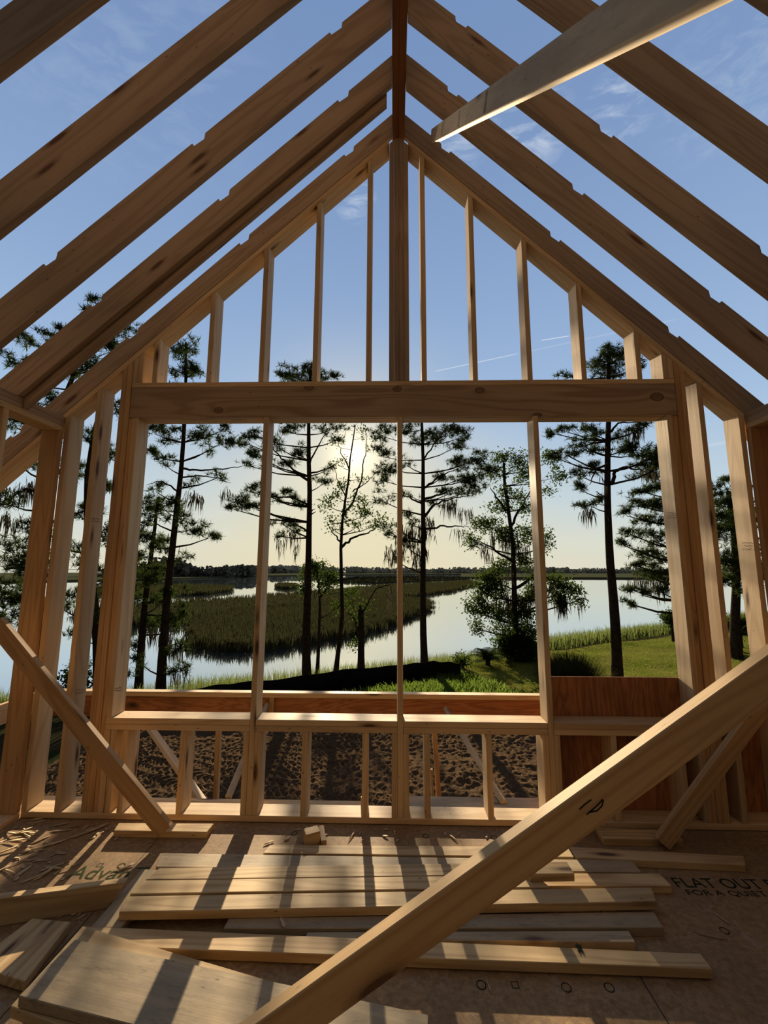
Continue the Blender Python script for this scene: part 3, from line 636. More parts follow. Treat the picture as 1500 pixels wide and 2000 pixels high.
scrawl(find('pale trimmer at the right'), 'faded mill stamp', 1.987, 1304, 1006, 17, 6, sd_=5, up=True)
scrawl(find('outermost right stud'), 'faded mill stamp', 2.496, 1450, 1065, 20, 7, sd_=6, up=True)
r_ = random.Random(9)
for dist in (0.62, 1.25, 1.9):
    if dist > (B-A).length: continue
    ln = [[(dist*1.0+k*.016+r_.uniform(-.004, .004), -.035+j*.0085) for j in range(9)] for k in range(3)]
    ln = [[(x+r_.uniform(-.005, .005), y) for x, y in l] for l in ln]
    Aov = ov.matrix_world.translation; uo = ov.matrix_world.to_3x3() @ Vector((1, 0, 0)); vo_ = ov.matrix_world.to_3x3() @ Vector((0, 1, 0)); wo_ = ov.matrix_world.to_3x3() @ Vector((0, 0, 1))
    sgn = 1 if wo_.x < 0 else -1
    strokes('mill_stamp', Aov+wo_*sgn*0.0192, uo, vo_, wo_*sgn, ln, 0.0035, M_INK, ov, 'faded mill stamp')

# ================================================================ TERRAIN AND WATER
ZW = -3.6; ZG = -2.4
SHX = [-60, -30, -18, -11.8, -7, -2, 1.8, 5, 11.3, 17.8, 26, 40, 90]
SHY = [15, 16, 16.2, 17.0, 19.6, 21.8, 23.6, 25.3, 29.5, 33, 38, 46, 52]
def sstep(t): t = np.clip(t, 0, 1); return t*t*(3-2*t)
def vnoise(x, y, s, seed=0):
    x = np.asarray(x, float)*s; y = np.asarray(y, float)*s; xi = np.floor(x).astype(int); yi = np.floor(y).astype(int); fx = x-xi; fy = y-yi
    h = lambda a, b: np.modf(np.abs(np.sin((a*127.1+b*311.7+seed*74.7))*43758.5453))[0]
    fx = fx*fx*(3-2*fx); fy = fy*fy*(3-2*fy)
    return (h(xi, yi)*(1-fx)+h(xi+1, yi)*fx)*(1-fy)+(h(xi, yi+1)*(1-fx)+h(xi+1, yi+1)*fx)*fy
def hgt(X, Y):
    X = np.asarray(X, float); Y = np.asarray(Y, float)
    d = np.interp(X, SHX, SHY)-Y
    wd = np.interp(X, [-20, -6, 6, 20, 40], [5.0, 8.0, 6.5, 7.0, 8.0])
    land = ZG + np.interp(X, [-20, 3, 14, 30], [0, 0, 0.0, 0.35])
    h = ZW-0.10+(land-(ZW-0.10))*sstep(d/wd)
    h = np.where(d < 0, ZW-0.10+d*0.12, h)
    return h+0.10*(vnoise(X, Y, 0.8, 1)-0.5)
def grid(name, xs, ys, hf, mat, mask=None, kind='structure', smooth=True):
    X, Y = np.meshgrid(xs, ys); Z = hf(X, Y); V = np.stack([X, Y, Z], -1).reshape(-1, 3)
    nx = len(xs); i, j = np.meshgrid(np.arange(nx-1), np.arange(len(ys)-1)); a = (j*nx+i).ravel()
    Fc = np.stack([a, a+1, a+nx+1, a+nx], -1)
    if mask is not None:
        cx = V[Fc][:, :, 0].mean(1); cy = V[Fc][:, :, 1].mean(1); Fc = Fc[mask(cx, cy)]
    o = np_mesh(name, V, Fc, mat, smooth=smooth); tag(o, kind=kind); return o
def dirt_h(X, Y):
    b = hgt(X, Y)+0.02
    big = 0.12*(vnoise(X, Y, 0.9, 3)-0.5)+0.03*(vnoise(X, Y, 2.7, 4)-0.5)
    wob = 1.4*vnoise(X, Y, 0.5, 6)+0.5*vnoise(X, Y, 1.7, 12)
    chev = np.abs(((Y+0.35*X*vnoise(X, Y, .25, 2)+wob*0.5)*2.9) % 1-0.5)
    lug = np.sin(2*np.pi*(X/0.135+chev*1.6+wob*2.0))*np.clip(chev*5, 0, 1)
    band = np.clip((vnoise(X, Y, 0.7, 15)-0.35)*4, 0.15, 1)
    rough = 0.030*(vnoise(X, Y, 8, 7)-0.5)+0.045*(vnoise(X, Y, 17, 8)-0.5)
    e = np.minimum(1, np.minimum((X+7.5)/1.0, (7.5-X)/1.0)); e = np.clip(np.minimum(e, (12.4-Y)/1.0), 0, 1)
    return b+e*(big+band*0.030*lug+rough*(1.25-band*0.6))-0.05*(1-e)
grid('ground', np.concatenate([np.arange(-60, -16, 2.0), np.arange(-16, 20, 0.5), np.arange(20, 91, 2.0)]), np.concatenate([np.arange(-8, 10, 2.0), np.arange(10, 42, 0.5), np.arange(42, 60, 2.0)]), hgt, M_SOIL, lambda X, Y: ~((X > -6.9) & (X < 6.9) & (Y > 5.9) & (Y < 11.9)))
grid('ground', np.arange(-7.5, 7.5, 0.03), np.arange(5.4, 12.4, 0.03), dirt_h, M_DIRT)
def lawn_left(y): return np.interp(y, [12.5, 14.2, 16.5, 18.2, 20.5, 24], [4.9, 4.2, 3.0, 2.45, 4.6, 8.8])
def lawn_mask(X, Y): return (X > lawn_left(Y)) & (Y < np.interp(X, SHX, SHY)-np.interp(X, [3, 8, 15], [5.5, 6.0, 6.5])) & (Y > 12.6)
grid('lawn', np.arange(2, 60, 0.2), np.arange(12.4, 42, 0.2), lambda X, Y: hgt(X, Y)+0.05, M_LAWN, lawn_mask)
wv = [(-900, 16, ZW), (900, 16, ZW), (900, 1500, ZW), (-900, 1500, ZW)]
tag(np_mesh('river_water', wv, [(0, 1, 2, 3)], M_WATER), kind='structure')
V = [(-1500, 1200, ZW+.4), (1500, 1200, ZW+.4), (1500, 2500, ZW+.4), (-1500, 2500, ZW+.4)]
tag(np_mesh('far_shore', V, [(0, 1, 2, 3)], M_FARM), kind='structure')

# ---------------------------------------------------------------- blades
def blades(P, h, w, lean=0.25, seg=1):
    """numpy arrays of thin triangular blades rooted at P (n,3)"""
    n = len(P); h = np.broadcast_to(h, n)*rng.uniform(0.6, 1.15, n); a = rng.uniform(0, 2*np.pi, n); la = rng.uniform(0, 2*np.pi, n)
    ln = rng.uniform(0, lean, n)*h; dx = np.cos(a)*w/2; dy = np.sin(a)*w/2
    mid = P+np.stack([np.cos(la)*ln*0.3, np.sin(la)*ln*0.3, h*0.55], -1); tip = P+np.stack([np.cos(la)*ln, np.sin(la)*ln, h], -1)
    off = np.stack([dx, dy, np.zeros(n)], -1)
    V = np.stack([P-off, P+off, mid+off*0.8, mid-off*0.8, tip+off*.1, tip-off*.1], 1).reshape(-1, 3)
    b = np.arange(n)[:, None]*6
    Fc = np.concatenate([b+np.array([[0, 1, 2, 3]]), b+np.array([[3, 2, 4, 5]])], 0)
    return V, Fc
def in_poly(x, y, poly):
    ins = np.zeros(len(x), bool); n = len(poly); j = n-1
    for i in range(n):
        xi, yi = poly[i]; xj, yj = poly[j]
        c = ((yi > y) != (yj > y)) & (x < (xj-xi)*(y-yi)/(yj-yi+1e-12)+xi); ins ^= c; j = i
    return ins
def scatter(poly, n, clump=0.0):
    P = np.array(poly); lo, hi = P.min(0), P.max(0); out = np.zeros((0, 2))
    while len(out) < n:
        q = rng.uniform(lo, hi, (n*2, 2)); q = q[in_poly(q[:, 0], q[:, 1], poly)]
        if clump: q = q[rng.uniform(0, 1, len(q)) < (1-clump)+clump*vnoise(q[:, 0], q[:, 1], 1.2, 11)**2*2]
        out = np.concatenate([out, q])
    return out[:n]
def shore_strip(x0, x1, a, b, n):
    x = rng.uniform(x0, x1, n); y = np.interp(x, SHX, SHY)-rng.uniform(a, b, n); k = rng.uniform(0, 1, n) < 0.25+vnoise(x, y, 0.9, 5)*1.1
    return np.stack([x[k], y[k]], -1)
def on_ground(q): return np.concatenate([q, hgt(q[:, 0], q[:, 1])[:, None]], 1)
q = on_ground(shore_strip(-16, 8.0, -0.4, 4.2, 10500)); V, Fc = blades(q, 0.66, 0.026, 0.35); o = np_mesh('shore_reeds', V, Fc, M_REED); tag(o, 'tall green reeds along the near river bank behind the pine trunks', 'reeds', kind='stuff')
q = on_ground(shore_strip(8.0, 46, -0.6, 5.0, 15000)); V, Fc = blades(q, 0.95, 0.045, 0.4); o = np_mesh('shore_reeds', V, Fc, M_REED); tag(o, 'tall grass along the river edge beyond the lawn at the right', 'reeds', kind='stuff')
wp = [(-5.5, 12.3), (-2.5, 13.0), (1.0, 14.6), (2.4, 16.0), (2.9, 15.4), (3.9, 13.6), (4.4, 12.4), (-2, 12.2)]
q = on_ground(scatter([(-3.4, 12.3), (-2.0, 12.9), (1.0, 14.6), (2.3, 16.4), (2.9, 15.6), (3.9, 13.8), (4.4, 12.3)], 9000, 0.8)); V, Fc = blades(q, 0.34, 0.045, 0.9); o = np_mesh('bank_weeds', V, Fc, M_WEED); tag(o, 'bright green weeds and ferns between the outside plate and the black fence', 'weeds', kind='stuff')
q = np.stack([rng.uniform(2.2, 34, 60000), rng.uniform(12.8, 32, 60000)], -1); q = q[lawn_mask(q[:, 0], q[:, 1])]; q = on_ground(q); q[:, 2] += 0.04
V, Fc = blades(q, 0.06, 0.022, 0.8); o = np_mesh('lawn_grass', V, Fc, M_BLADE); tag(o, 'short mown grass covering the lawn at the right', 'grass', kind='stuff')
q = on_ground(scatter([(-17, 11), (-9.5, 11.5), (-8.5, 13), (-11, 15.2), (-17, 14.5)], 2600, 0.8)); V, Fc = blades(q, 0.6, 0.03, 0.5); o = np_mesh('bank_weeds', V, Fc, M_REED); tag(o, 'low green growth on the bank at the far left', 'weeds', kind='stuff')

# ---------------------------------------------------------------- marsh islands
def wpt(px, py): p = atz(px, py, ZW); return (p.x, p.y)
def island(name, px, n, bh, bw, lab, mat=M_MARSH, mound=0.35):
    poly = [wpt(*p) for p in px]; P = np.array(poly); c = P.mean(0); V = []; Fc = []
    # finely divided outline with a soft edge
    ring = []
    for i in range(len(P)):
        a, b = P[i], P[(i+1) % len(P)]; k = max(2, int(np.linalg.norm(b-a)/1.5)); k = min(k, 14)
        for j in range(k): ring.append(a+(b-a)*j/k)
    ring = np.array(ring)+rng.normal(0, 0.25, (len(ring), 2))
    R = [(ring, -0.15), (c+(ring-c)*0.985, mound*.55), (c+(ring-c)*0.9, mound), (c+(ring-c)*0.5, mound)]; m = len(ring)
    for r, z_ in R: V += [(x, y, ZW+z_) for x, y in r]
    V.append((c[0], c[1], ZW+mound))
    for l in range(3):
        for j in range(m): j2 = (j+1) % m; Fc.append((l*m+j, l*m+j2, (l+1)*m+j2, (l+1)*m+j))
    for j in range(0, m-1, 1): Fc.append((3*m+j, 3*m+(j+1) % m, 4*m, 4*m)) if False else None
    root = np_mesh(name, V, Fc, M_MUD, smooth=True)
    bm = bmesh.new(); bm.from_mesh(root.data); bm.verts.ensure_lookup_table()
    for j in range(m): bm.faces.new((bm.verts[3*m+j], bm.verts[3*m+(j+1) % m], bm.verts[4*m]))
    bmesh.ops.recalc_face_normals(bm, faces=bm.faces); bm.to_mesh(root.data); bm.free()
    q = scatter(poly, n, 0.5); e = ring[rng.integers(0, m, n//4)]+rng.normal(0, 0.35, (n//4, 2)); q = np.concatenate([q, e])
    q3 = np.concatenate([q, np.full((len(q), 1), ZW+mound*0.35)], 1)
    V2, F2 = blades(q3, bh, bw, 0.35); g = np_mesh('marsh_grass', V2, F2, mat, root); g['kind'] = 'stuff'
    tag(root, lab, 'marsh island', 'grassy islands in the river'); return root
island('marsh_island', [(368, 1238), (395, 1262), (450, 1272), (520, 1270), (600, 1258), (690, 1242), (760, 1222), (835, 1190), (835, 1178), (780, 1172), (700, 1178), (600, 1186), (500, 1194), (430, 1206), (385, 1220)], 26000, 0.72, 0.06, 'nearest broad marsh island in the middle of the river, dark fringed edge', mound=0.35)
island('marsh_island', [(250, 1226), (330, 1222), (390, 1213), (450, 1200), (560, 1190), (700, 1178), (800, 1166), (880, 1155), (935, 1141), (920, 1136), (840, 1141), (740, 1147), (640, 1157), (520, 1168), (420, 1176), (330, 1182), (230, 1188), (150, 1200)], 18000, 0.8, 0.12, 'long marsh tongue behind the nearest island, reaching right across the river', mound=0.35)
island('marsh_island', [(330, 1165), (400, 1162), (448, 1155), (452, 1150), (400, 1147), (330, 1147), (200, 1150), (190, 1160)], 4500, 0.9, 0.2, 'flat marsh strip at the left behind the two leaning pines', mound=0.35)
island('marsh_island', [(541, 1148), (560, 1151), (578, 1149), (580, 1145), (560, 1143), (543, 1144)], 1500, 0.9, 0.2, 'tiny grass islet alone in the open water', mound=0.35)
island('marsh_island', [(640, 1137), (740, 1140), (820, 1136), (905, 1132), (915, 1129), (820, 1127), (700, 1128)], 4000, .8, 0.4, 'thin far marsh strip in front of the distant shore, centre', M_FARM, mound=0.4)
# far bank
def farbank(px, lab, h):
    poly = [wpt(*p) for p in px]; V = [(x, y, ZW-0.2) for x, y in poly]+[(x, y, ZW+h) for x, y in poly]; n = len(poly)
    Fc = [(i, (i+1) % n, n+(i+1) % n, n+i) for i in range(n)]; bm = bmesh.new(); vs = [bm.verts.new(v) for v in V]
    for f in Fc: bm.faces.new([vs[i] for i in f])
    bm.faces.new(vs[n:]); bmesh.ops.recalc_face_normals(bm, faces=bm.faces)
    me = bpy.data.meshes.new('far_marsh'); bm.to_mesh(me); bm.free(); o = link('far_marsh', me, M_FARM); tag(o, kind='structure')
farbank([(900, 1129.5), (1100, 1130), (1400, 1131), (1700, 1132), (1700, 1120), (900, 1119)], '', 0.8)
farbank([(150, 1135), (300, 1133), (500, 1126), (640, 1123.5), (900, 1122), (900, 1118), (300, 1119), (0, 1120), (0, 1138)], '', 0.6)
def treeline(name, pts, n, hmin, hmax, lab, depth=20, mat=None):
    """many irregular leafy crowns along a line of ground points"""
    V = []; Fc = []; P = [np.array(wpt(*p)) for p in pts]
    for i in range(n):
        t = rng.uniform(0, len(P)-1.001); k = int(t); f = t-k; c = P[k]+(P[k+1]-P[k])*f; c = c+np.array([rng.normal(0, depth*.3), rng.uniform(0, depth)])
        hh = rng.uniform(hmin, hmax)*(0.55+0.75*vnoise(c[0], c[1], 0.05*20/max(depth, 1), 9)); m = 26
        a = rng.uniform(0, 2*np.pi, m); zz = rng.uniform(0.0, 1, m); r = hh*0.42*np.sqrt(np.clip(1-(zz-0.45)**2*2.4, 0.05, 1))*rng.uniform(.5, 1, m)
        pc = np.stack([c[0]+np.cos(a)*r, c[1]+np.sin(a)*r, ZW+0.3+zz*hh], -1)
        for q in pc:
            d1 = rng.normal(0, 1, 3); d1 /= np.linalg.norm(d1); d2 = np.cross(d1, rng.normal(0, 1, 3)); d2 /= np.linalg.norm(d2); s_ = hh*0.13
            b = len(V); V += [tuple(q-d1*s_-d2*s_), tuple(q+d1*s_-d2*s_), tuple(q+d1*s_+d2*s_), tuple(q-d1*s_+d2*s_)]; Fc.append((b, b+1, b+2, b+3))
    o = np_mesh(name, V, Fc, mat or M_FAR); tag(o, lab, 'tree line', kind='stuff')
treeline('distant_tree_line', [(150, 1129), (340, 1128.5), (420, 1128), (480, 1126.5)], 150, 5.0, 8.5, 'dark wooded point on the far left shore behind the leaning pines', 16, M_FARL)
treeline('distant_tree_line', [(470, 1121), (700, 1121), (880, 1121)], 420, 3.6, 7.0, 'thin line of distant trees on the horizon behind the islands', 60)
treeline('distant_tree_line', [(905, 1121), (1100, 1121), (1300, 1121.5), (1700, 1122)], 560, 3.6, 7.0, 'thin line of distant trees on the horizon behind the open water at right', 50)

# ---------------------------------------------------------------- trees
def tufts(C, n_needle, ln, wd, up=0.25):
    """pine tufts: thin blades radiating from each centre"""
    k = len(C); Cc = np.repeat(C, n_needle, 0); m = len(Cc)
    d = rng.normal(0, 1, (m, 3)); d[:, 2] += up; ax = rng.normal(0, 1, (k, 3)); ax[:, 2] += 0.5; ax /= np.linalg.norm(ax, axis=1)[:, None]
    d /= np.linalg.norm(d, axis=1)[:, None]; d = d+np.repeat(ax, n_needle, 0)*0.6; d /= np.linalg.norm(d, axis=1)[:, None]
    s = np.cross(d, rng.normal(0, 1, (m, 3))); s /= np.linalg.norm(s, axis=1)[:, None]; L_ = ln*rng.uniform(.7, 1.2, m)[:, None]
    V = np.stack([Cc-s*wd*0.5, Cc+s*wd*0.5, Cc+d*L_+s*wd*.2, Cc+d*L_-s*wd*.2], 1).reshape(-1, 3)
    return V, np.arange(m*4).reshape(-1, 4)
def leaves(C, n_leaf, size, spread):
    Cc = np.repeat(C, n_leaf, 0); m = len(Cc); Cc = Cc+rng.normal(0, spread, (m, 3)); d = rng.normal(0, 1, (m, 3)); d /= np.linalg.norm(d, axis=1)[:, None]
    s = np.cross(d, rng.normal(0, 1, (m, 3))); s /= np.linalg.norm(s, axis=1)[:, None]; z_ = size*rng.uniform(.6, 1.2, m)[:, None]
    V = np.stack([Cc-d*z_, Cc+s*z_*.55, Cc+d*z_, Cc-s*z_*.55], 1).reshape(-1, 3); return V, np.arange(m*4).reshape(-1, 4)
def moss_mesh(C, lmin, lmax, wd=0.035, per=4):
    Cc = np.repeat(C, per, 0); m = len(Cc); Cc = Cc+rng.normal(0, 0.06, (m, 3)); L_ = rng.uniform(lmin, lmax, m); a = rng.uniform(0, np.pi, m)
    s = np.stack([np.cos(a), np.sin(a), np.zeros(m)], -1)*wd/2*rng.uniform(.5, 1.3, m)[:, None]; sway = rng.normal(0, .04, (m, 3)); sway[:, 2] = 0
    md = Cc+sway; md[:, 2] -= L_*.5; tp = Cc+sway*1.5; tp[:, 2] -= L_
    V = np.stack([Cc-s*.6, Cc+s*.6, md+s, md-s, tp+s*.1, tp-s*.1], 1).reshape(-1, 3); b = np.arange(m)[:, None]*6
    return V, np.concatenate([b+np.array([[0, 1, 2, 3]]), b+np.array([[3, 2, 4, 5]])], 0)
MPP = 1/801.0
def tree(name, Y, trunk, w0, w1, blobs, label, kind='pine', moss=(), limbs=(), cat='tree', group=None, dens=1.0, depth=1.0, bark=None):
    """trunk: picture trace base->top standing in the plane Y; blobs: (px,py,rx,ry[,density]) crown masses, rounded in depth"""
    base = at(*trunk[0], Y); gz = float(hgt(base.x, base.y)); root = bpy.data.objects.new(name, None); COL.objects.link(root); root.location = (base.x, base.y, gz); bpy.context.view_layer.update()
    tag(root, label, cat, group)
    pts = [Vector((base.x, base.y, gz-0.15))]
    for i, (x, y) in enumerate(trunk):
        p = at(x, y, Y)
        if p.z > pts[-1].z+0.02: pts.append(p)
    # smooth subdivision with slight wander in depth
    fine = []
    for i in range(len(pts)-1):
        n = max(2, int((pts[i+1]-pts[i]).length/0.5))
        for j in range(n): fine.append(pts[i].lerp(pts[i+1], j/n))
    fine.append(pts[-1]); tot = len(fine); s = Y*MPP
    for i, p in enumerate(fine): p.y += 0.12*math.sin(i*0.35+Y)
    rad = [(w0+(w1-w0)*(i/(tot-1))**0.8)*s/2*(1+0.35*max(0, 1-i/3)) for i in range(tot)]
    V, Fc = [], []; tube(V, Fc, fine, rad, 9)
    def near_trunk(z_): return min(range(tot), key=lambda i: abs(fine[i].z-z_))
    C_all = []; M_all = []
    for (path, lw) in limbs:
        lp = [at(x, y, Y) for x, y in path]; dy = rng.uniform(-.5, .5)
        for i, p in enumerate(lp): p.y += dy*i/(len(lp)-1)
        f2 = []
        for i in range(len(lp)-1):
            for j in range(5): f2.append(lp[i].lerp(lp[i+1], j/5)+Vector(tuple(rng.normal(0, .02, 3))))
        f2.append(lp[-1]); tube(V, Fc, f2, [lw*s/2*(1-0.8*i/(len(f2)-1)) for i in range(len(f2))], 5)
    for bl in blobs:
        bx, by, rx, ry = bl[:4]; dn = bl[4] if len(bl) > 4 else 1.0
        c = at(bx, by, Y); Rx, Rz = rx*s, ry*s; Ry = (Rx+Rz)*0.5*depth; off = rng.uniform(-.35, .35)*Ry*1.5; c.y += off
        vol = Rx*Ry*Rz; area = rx*ry*s*s
        n = int((200 if kind == 'pine' else 170)*dn*dens*area/ (0.35+0.25*area)**0.35)+4
        u = rng.normal(0, 1, (n, 3)); u /= np.linalg.norm(u, axis=1)[:, None]; r = rng.uniform(0.0, 1, n)**0.42
        # ragged outline, grouped into sub-clusters
        k = max(3, n//9); cen = rng.normal(0, 1, (k, 3)); cen /= np.linalg.norm(cen, axis=1)[:, None]; cen *= (rng.uniform(0.15, 1, k)**0.5)[:, None]
        idx = rng.integers(0, k, n); sc = np.array([Rx, Ry, Rz]); pc = cen[idx]*sc*0.88+rng.normal(0, 1, (n, 3))*np.minimum(sc*0.30, 0.26)*np.array([1, 1, .6])
        C = pc+np.array(c); C_all.append(C)
        # limb from trunk to mass and twigs to clusters
        ti = near_trunk(c.z-0.35*Rz-0.25*abs(c.x-fine[near_trunk(c.z)].x)); st = fine[ti]; q = Vector(c)-Vector((0, 0, Rz*.25)); mid = st.lerp(q, .5)+Vector((0, 0, -0.05*(q-st).length))
        r0 = min(rad[ti]*.42, 0.012+0.022*(q-st).length)
        tube(V, Fc, [st, st.lerp(mid, .5), mid, mid.lerp(q, .5), q], [r0, r0*.85, r0*.7, r0*.5, r0*.35], 5)
        for e in cen[:min(k, 26)]:
            ep = Vector(tuple(e*sc*0.88))+c; a0 = mid.lerp(q, rng.uniform(.3, 1)); tube(V, Fc, [a0, a0.lerp(ep, .5)+Vector((0, 0, .04)), ep], [r0*.3, r0*.2, .004], 3)
    for (mx, my, rx, ry, n) in moss:
        c = at(mx, my, Y); n = max(5, int(n*0.42)); Q = rng.uniform(-1, 1, (n, 3))*np.array([rx*s, rx*s*.6, ry*s*.6])+np.array(c)+np.array([0, 0, ry*s*.5]); M_all.append(Q)
    np_mesh('trunk', V, Fc, bark or M_BARK, root, smooth=True)
    if C_all:
        C = np.concatenate(C_all)
        if kind == 'pine': VV, FF = tufts(C, 14, 0.20, 0.021)
        elif kind == 'leaf': VV, FF = leaves(C, 11, 0.062, 0.13)
        np_mesh('foliage', VV, FF, M_NEEDLE if kind == 'pine' else M_LEAF, root)
    if M_all:
        
        for Q in M_all: VV, FF = moss_mesh(Q, 0.15, 0.75); np_mesh('hanging_moss', VV, FF, M_MOSS, root)
    return root
gt = 'pines on the river bank'
tree('pine_tree', 14.6, [(312, 1352), (318, 1290), (325, 1230), (336, 1100), (345, 980), (352, 900), (358, 826), (364, 740), (366, 672)], 20, 5,
 [(366, 690, 30, 28), (352, 722, 26, 22), (392, 718, 18, 22), (330, 760, 30, 20, .6), (402, 770, 30, 18, .6), (305, 845, 22, 18), (335, 855, 26, 22, .9), (300, 885, 22, 20, .8), (325, 905, 20, 16, .7), (392, 845, 36, 16), (430, 858, 30, 16, .9), (440, 838, 18, 12, .8), (410, 880, 24, 9, .5),
  (430, 930, 24, 14, .4), (385, 945, 20, 14, .4), (300, 955, 18, 18, .5), (320, 990, 30, 22, .8), (290, 1005, 28, 24, .8), (375, 1030, 30, 18), (405, 1048, 24, 12, .9), (352, 1012, 22, 16, .8), (310, 1065, 30, 20, .8), (355, 1085, 22, 14, .5), (300, 1120, 34, 24, .8), (345, 1150, 24, 18, .6), (345, 1260, 20, 18, .9), (350, 1300, 22, 18, .8), (330, 1200, 22, 16, .7), (275, 1290, 16, 18, .6)],
 'slightly leaning pine behind the leftmost window opening, the taller of two close trunks', moss=[(382, 975, 12, 14, 40), (345, 1270, 14, 18, 40), (352, 1320, 14, 14, 30), (440, 960, 6, 14, 12)],
 limbs=[([(355, 914), (390, 918), (440, 912), (475, 905)], 5), ([(352, 934), (385, 929), (420, 934), (455, 945)], 4), ([(345, 960), (320, 940), (292, 950)], 4)], group=gt)
tree('pine_tree', 15.4, [(272, 1352), (278, 1280), (285, 1200), (293, 1110), (300, 1030), (305, 970)], 18, 5,
 [(298, 985, 24, 20), (280, 1040, 26, 22), (310, 1050, 22, 20, .8), (275, 1100, 26, 24), (315, 1115, 22, 18, .7), (262, 1160, 28, 26, .9), (318, 1175, 26, 20, .7), (290, 1220, 26, 20, .7), (352, 1190, 20, 24, .6), (262, 1250, 16, 22, .6), (345, 1225, 18, 22, .5)],
 'shorter dark pine just left of the slightly leaning one, low branches to the ground', moss=[(300, 1240, 30, 16, 60), (330, 1255, 10, 22, 40)], group=gt)
tree('pine_tree', 12.6, [(60, 1420), (66, 1300), (72, 1150), (85, 1000), (100, 880), (130, 760), (160, 670), (188, 590)], 26, 5,
 [(190, 585, 20, 14), (170, 610, 18, 12), (110, 645, 22, 14), (95, 662, 26, 12), (62, 668, 28, 16), (22, 705, 30, 16), (45, 735, 24, 14, .7), (240, 645, 30, 26), (215, 680, 34, 20), (250, 690, 26, 26, .9), (180, 715, 36, 20, .9), (150, 740, 34, 22, .9), (110, 770, 30, 24, .8), (200, 760, 24, 20, .6), (70, 800, 36, 24, .8), (30, 830, 30, 26, .8), (70, 850, 34, 26), (110, 830, 30, 24, .8),
  (30, 900, 36, 30, .7), (85, 920, 36, 26, .5), (20, 980, 40, 26, .7), (60, 1030, 40, 26, .8), (15, 1080, 40, 40, 1.1), (70, 1100, 40, 34, 1.1), (20, 1150, 40, 34, 1.2), (60, 1180, 36, 30, 1.1), (10, 1220, 30, 26, 1.0)],
 'large pine at the far left, its branches showing above and between the left wall studs', moss=[(40, 960, 30, 20, 60), (20, 1020, 20, 20, 40)], limbs=[([(75, 1030), (120, 1010), (170, 990)], 7), ([(82, 960), (50, 955), (0, 985)], 7)], group=gt)
tree('pine_tree', 13.8, [(190, 1400), (188, 1300), (184, 1180), (176, 1050), (172, 930), (180, 840), (196, 780)], 20, 5,
 [(170, 850, 22, 26), (205, 880, 22, 24, .9), (160, 920, 22, 26), (210, 960, 22, 26), (165, 1000, 22, 28, .9), (215, 1040, 22, 28), (160, 1080, 24, 28), (205, 1120, 22, 26), (160, 1160, 24, 30), (210, 1200, 22, 26, .8), (160, 1240, 20, 24, .6), (212, 1280, 20, 22, .8), (150, 1310, 22, 22, 1.0), (232, 1240, 18, 20, .8), (122, 1180, 16, 30, .9), (120, 1060, 16, 30, .9), (235, 800, 16, 20, .8), (240, 1320, 18, 20, .7)],
 'dense pine seen in the gaps between the tall studs at the left', group=gt)
tree('pine_tree', 16.4, [(600, 1322), (599, 1250), (601, 1150), (602, 1050), (604, 960), (603, 900), (604, 826), (606, 770), (607, 725)], 19, 5,
 [(600, 718, 24, 12, 1.4), (562, 730, 26, 13, 1.4), (625, 728, 24, 12, 1.4), (648, 740, 18, 8, 1.2), (595, 738, 40, 10, 1.3), (575, 760, 36, 14, .7), (630, 780, 30, 16, .7), (560, 840, 28, 16), (540, 870, 24, 18), (580, 880, 22, 18, .9), (560, 905, 20, 14, .8), (640, 838, 30, 14, .9), (660, 855, 16, 10, .6), (500, 850, 22, 14), (478, 862, 20, 14, .9), (495, 885, 22, 16), (515, 900, 18, 14), (480, 905, 16, 10, .6),
  (500, 955, 26, 16, .9), (470, 975, 26, 14), (455, 992, 22, 10), (500, 992, 28, 12), (560, 965, 22, 12), (580, 985, 18, 10, .8), (535, 975, 16, 10, .8), (550, 1020, 26, 12, .9), (580, 1035, 18, 10, .7), (545, 1045, 18, 8, .6), (632, 942, 20, 12, .8), (640, 915, 18, 14, .4)],
 'straight tall pine standing behind the second window opening, left of the sun', moss=[(570, 1045, 16, 10, 30), (545, 1065, 8, 14, 16), (578, 1080, 4, 16, 10)],
 limbs=[([(603, 940), (575, 920), (545, 890), (520, 860)], 6), ([(602, 985), (570, 972), (530, 970), (500, 972)], 5), ([(602, 1040), (575, 1022), (550, 1014)], 5), ([(605, 905), (625, 860), (650, 830)], 4), ([(603, 1005), (615, 998)], 5), ([(603, 1000), (614, 992)], 4), ([(604, 925), (640, 915), (675, 890)], 4)], group=gt)
tree('slender_tree', 17.4, [(656, 1314), (662, 1260), (668, 1200), (666, 1130), (665, 1070), (668, 1020), (674, 980), (681, 940), (684, 900), (690, 860), (694, 830)], 11, 2,
 [(655, 965, 18, 12, .45), (640, 985, 14, 12, .5), (665, 945, 16, 14, .35), (700, 975, 22, 14, .4), (720, 1000, 26, 12, .55), (745, 1018, 24, 12, .6), (700, 1025, 18, 10, .4), (650, 1030, 14, 10, .3), (645, 1020, 10, 10, .4), (660, 905, 16, 14, .12), (700, 930, 18, 14, .10), (712, 850, 16, 16, .16), (650, 865, 14, 14, .16), (680, 1000, 16, 12, .4)],
 'slender sparse tree directly under the sun, between the pine and the middle mullion', kind='leaf',
 limbs=[([(667, 1068), (690, 1050), (720, 1040), (735, 1030)], 6), ([(666, 1060), (655, 1045), (642, 1022)], 4), ([(668, 1010), (690, 980), (706, 940), (714, 890), (716, 840)], 5), ([(676, 970), (660, 940), (650, 905)], 3), ([(683, 920), (665, 880), (655, 850)], 3), ([(690, 960), (715, 945), (735, 925)], 3)])
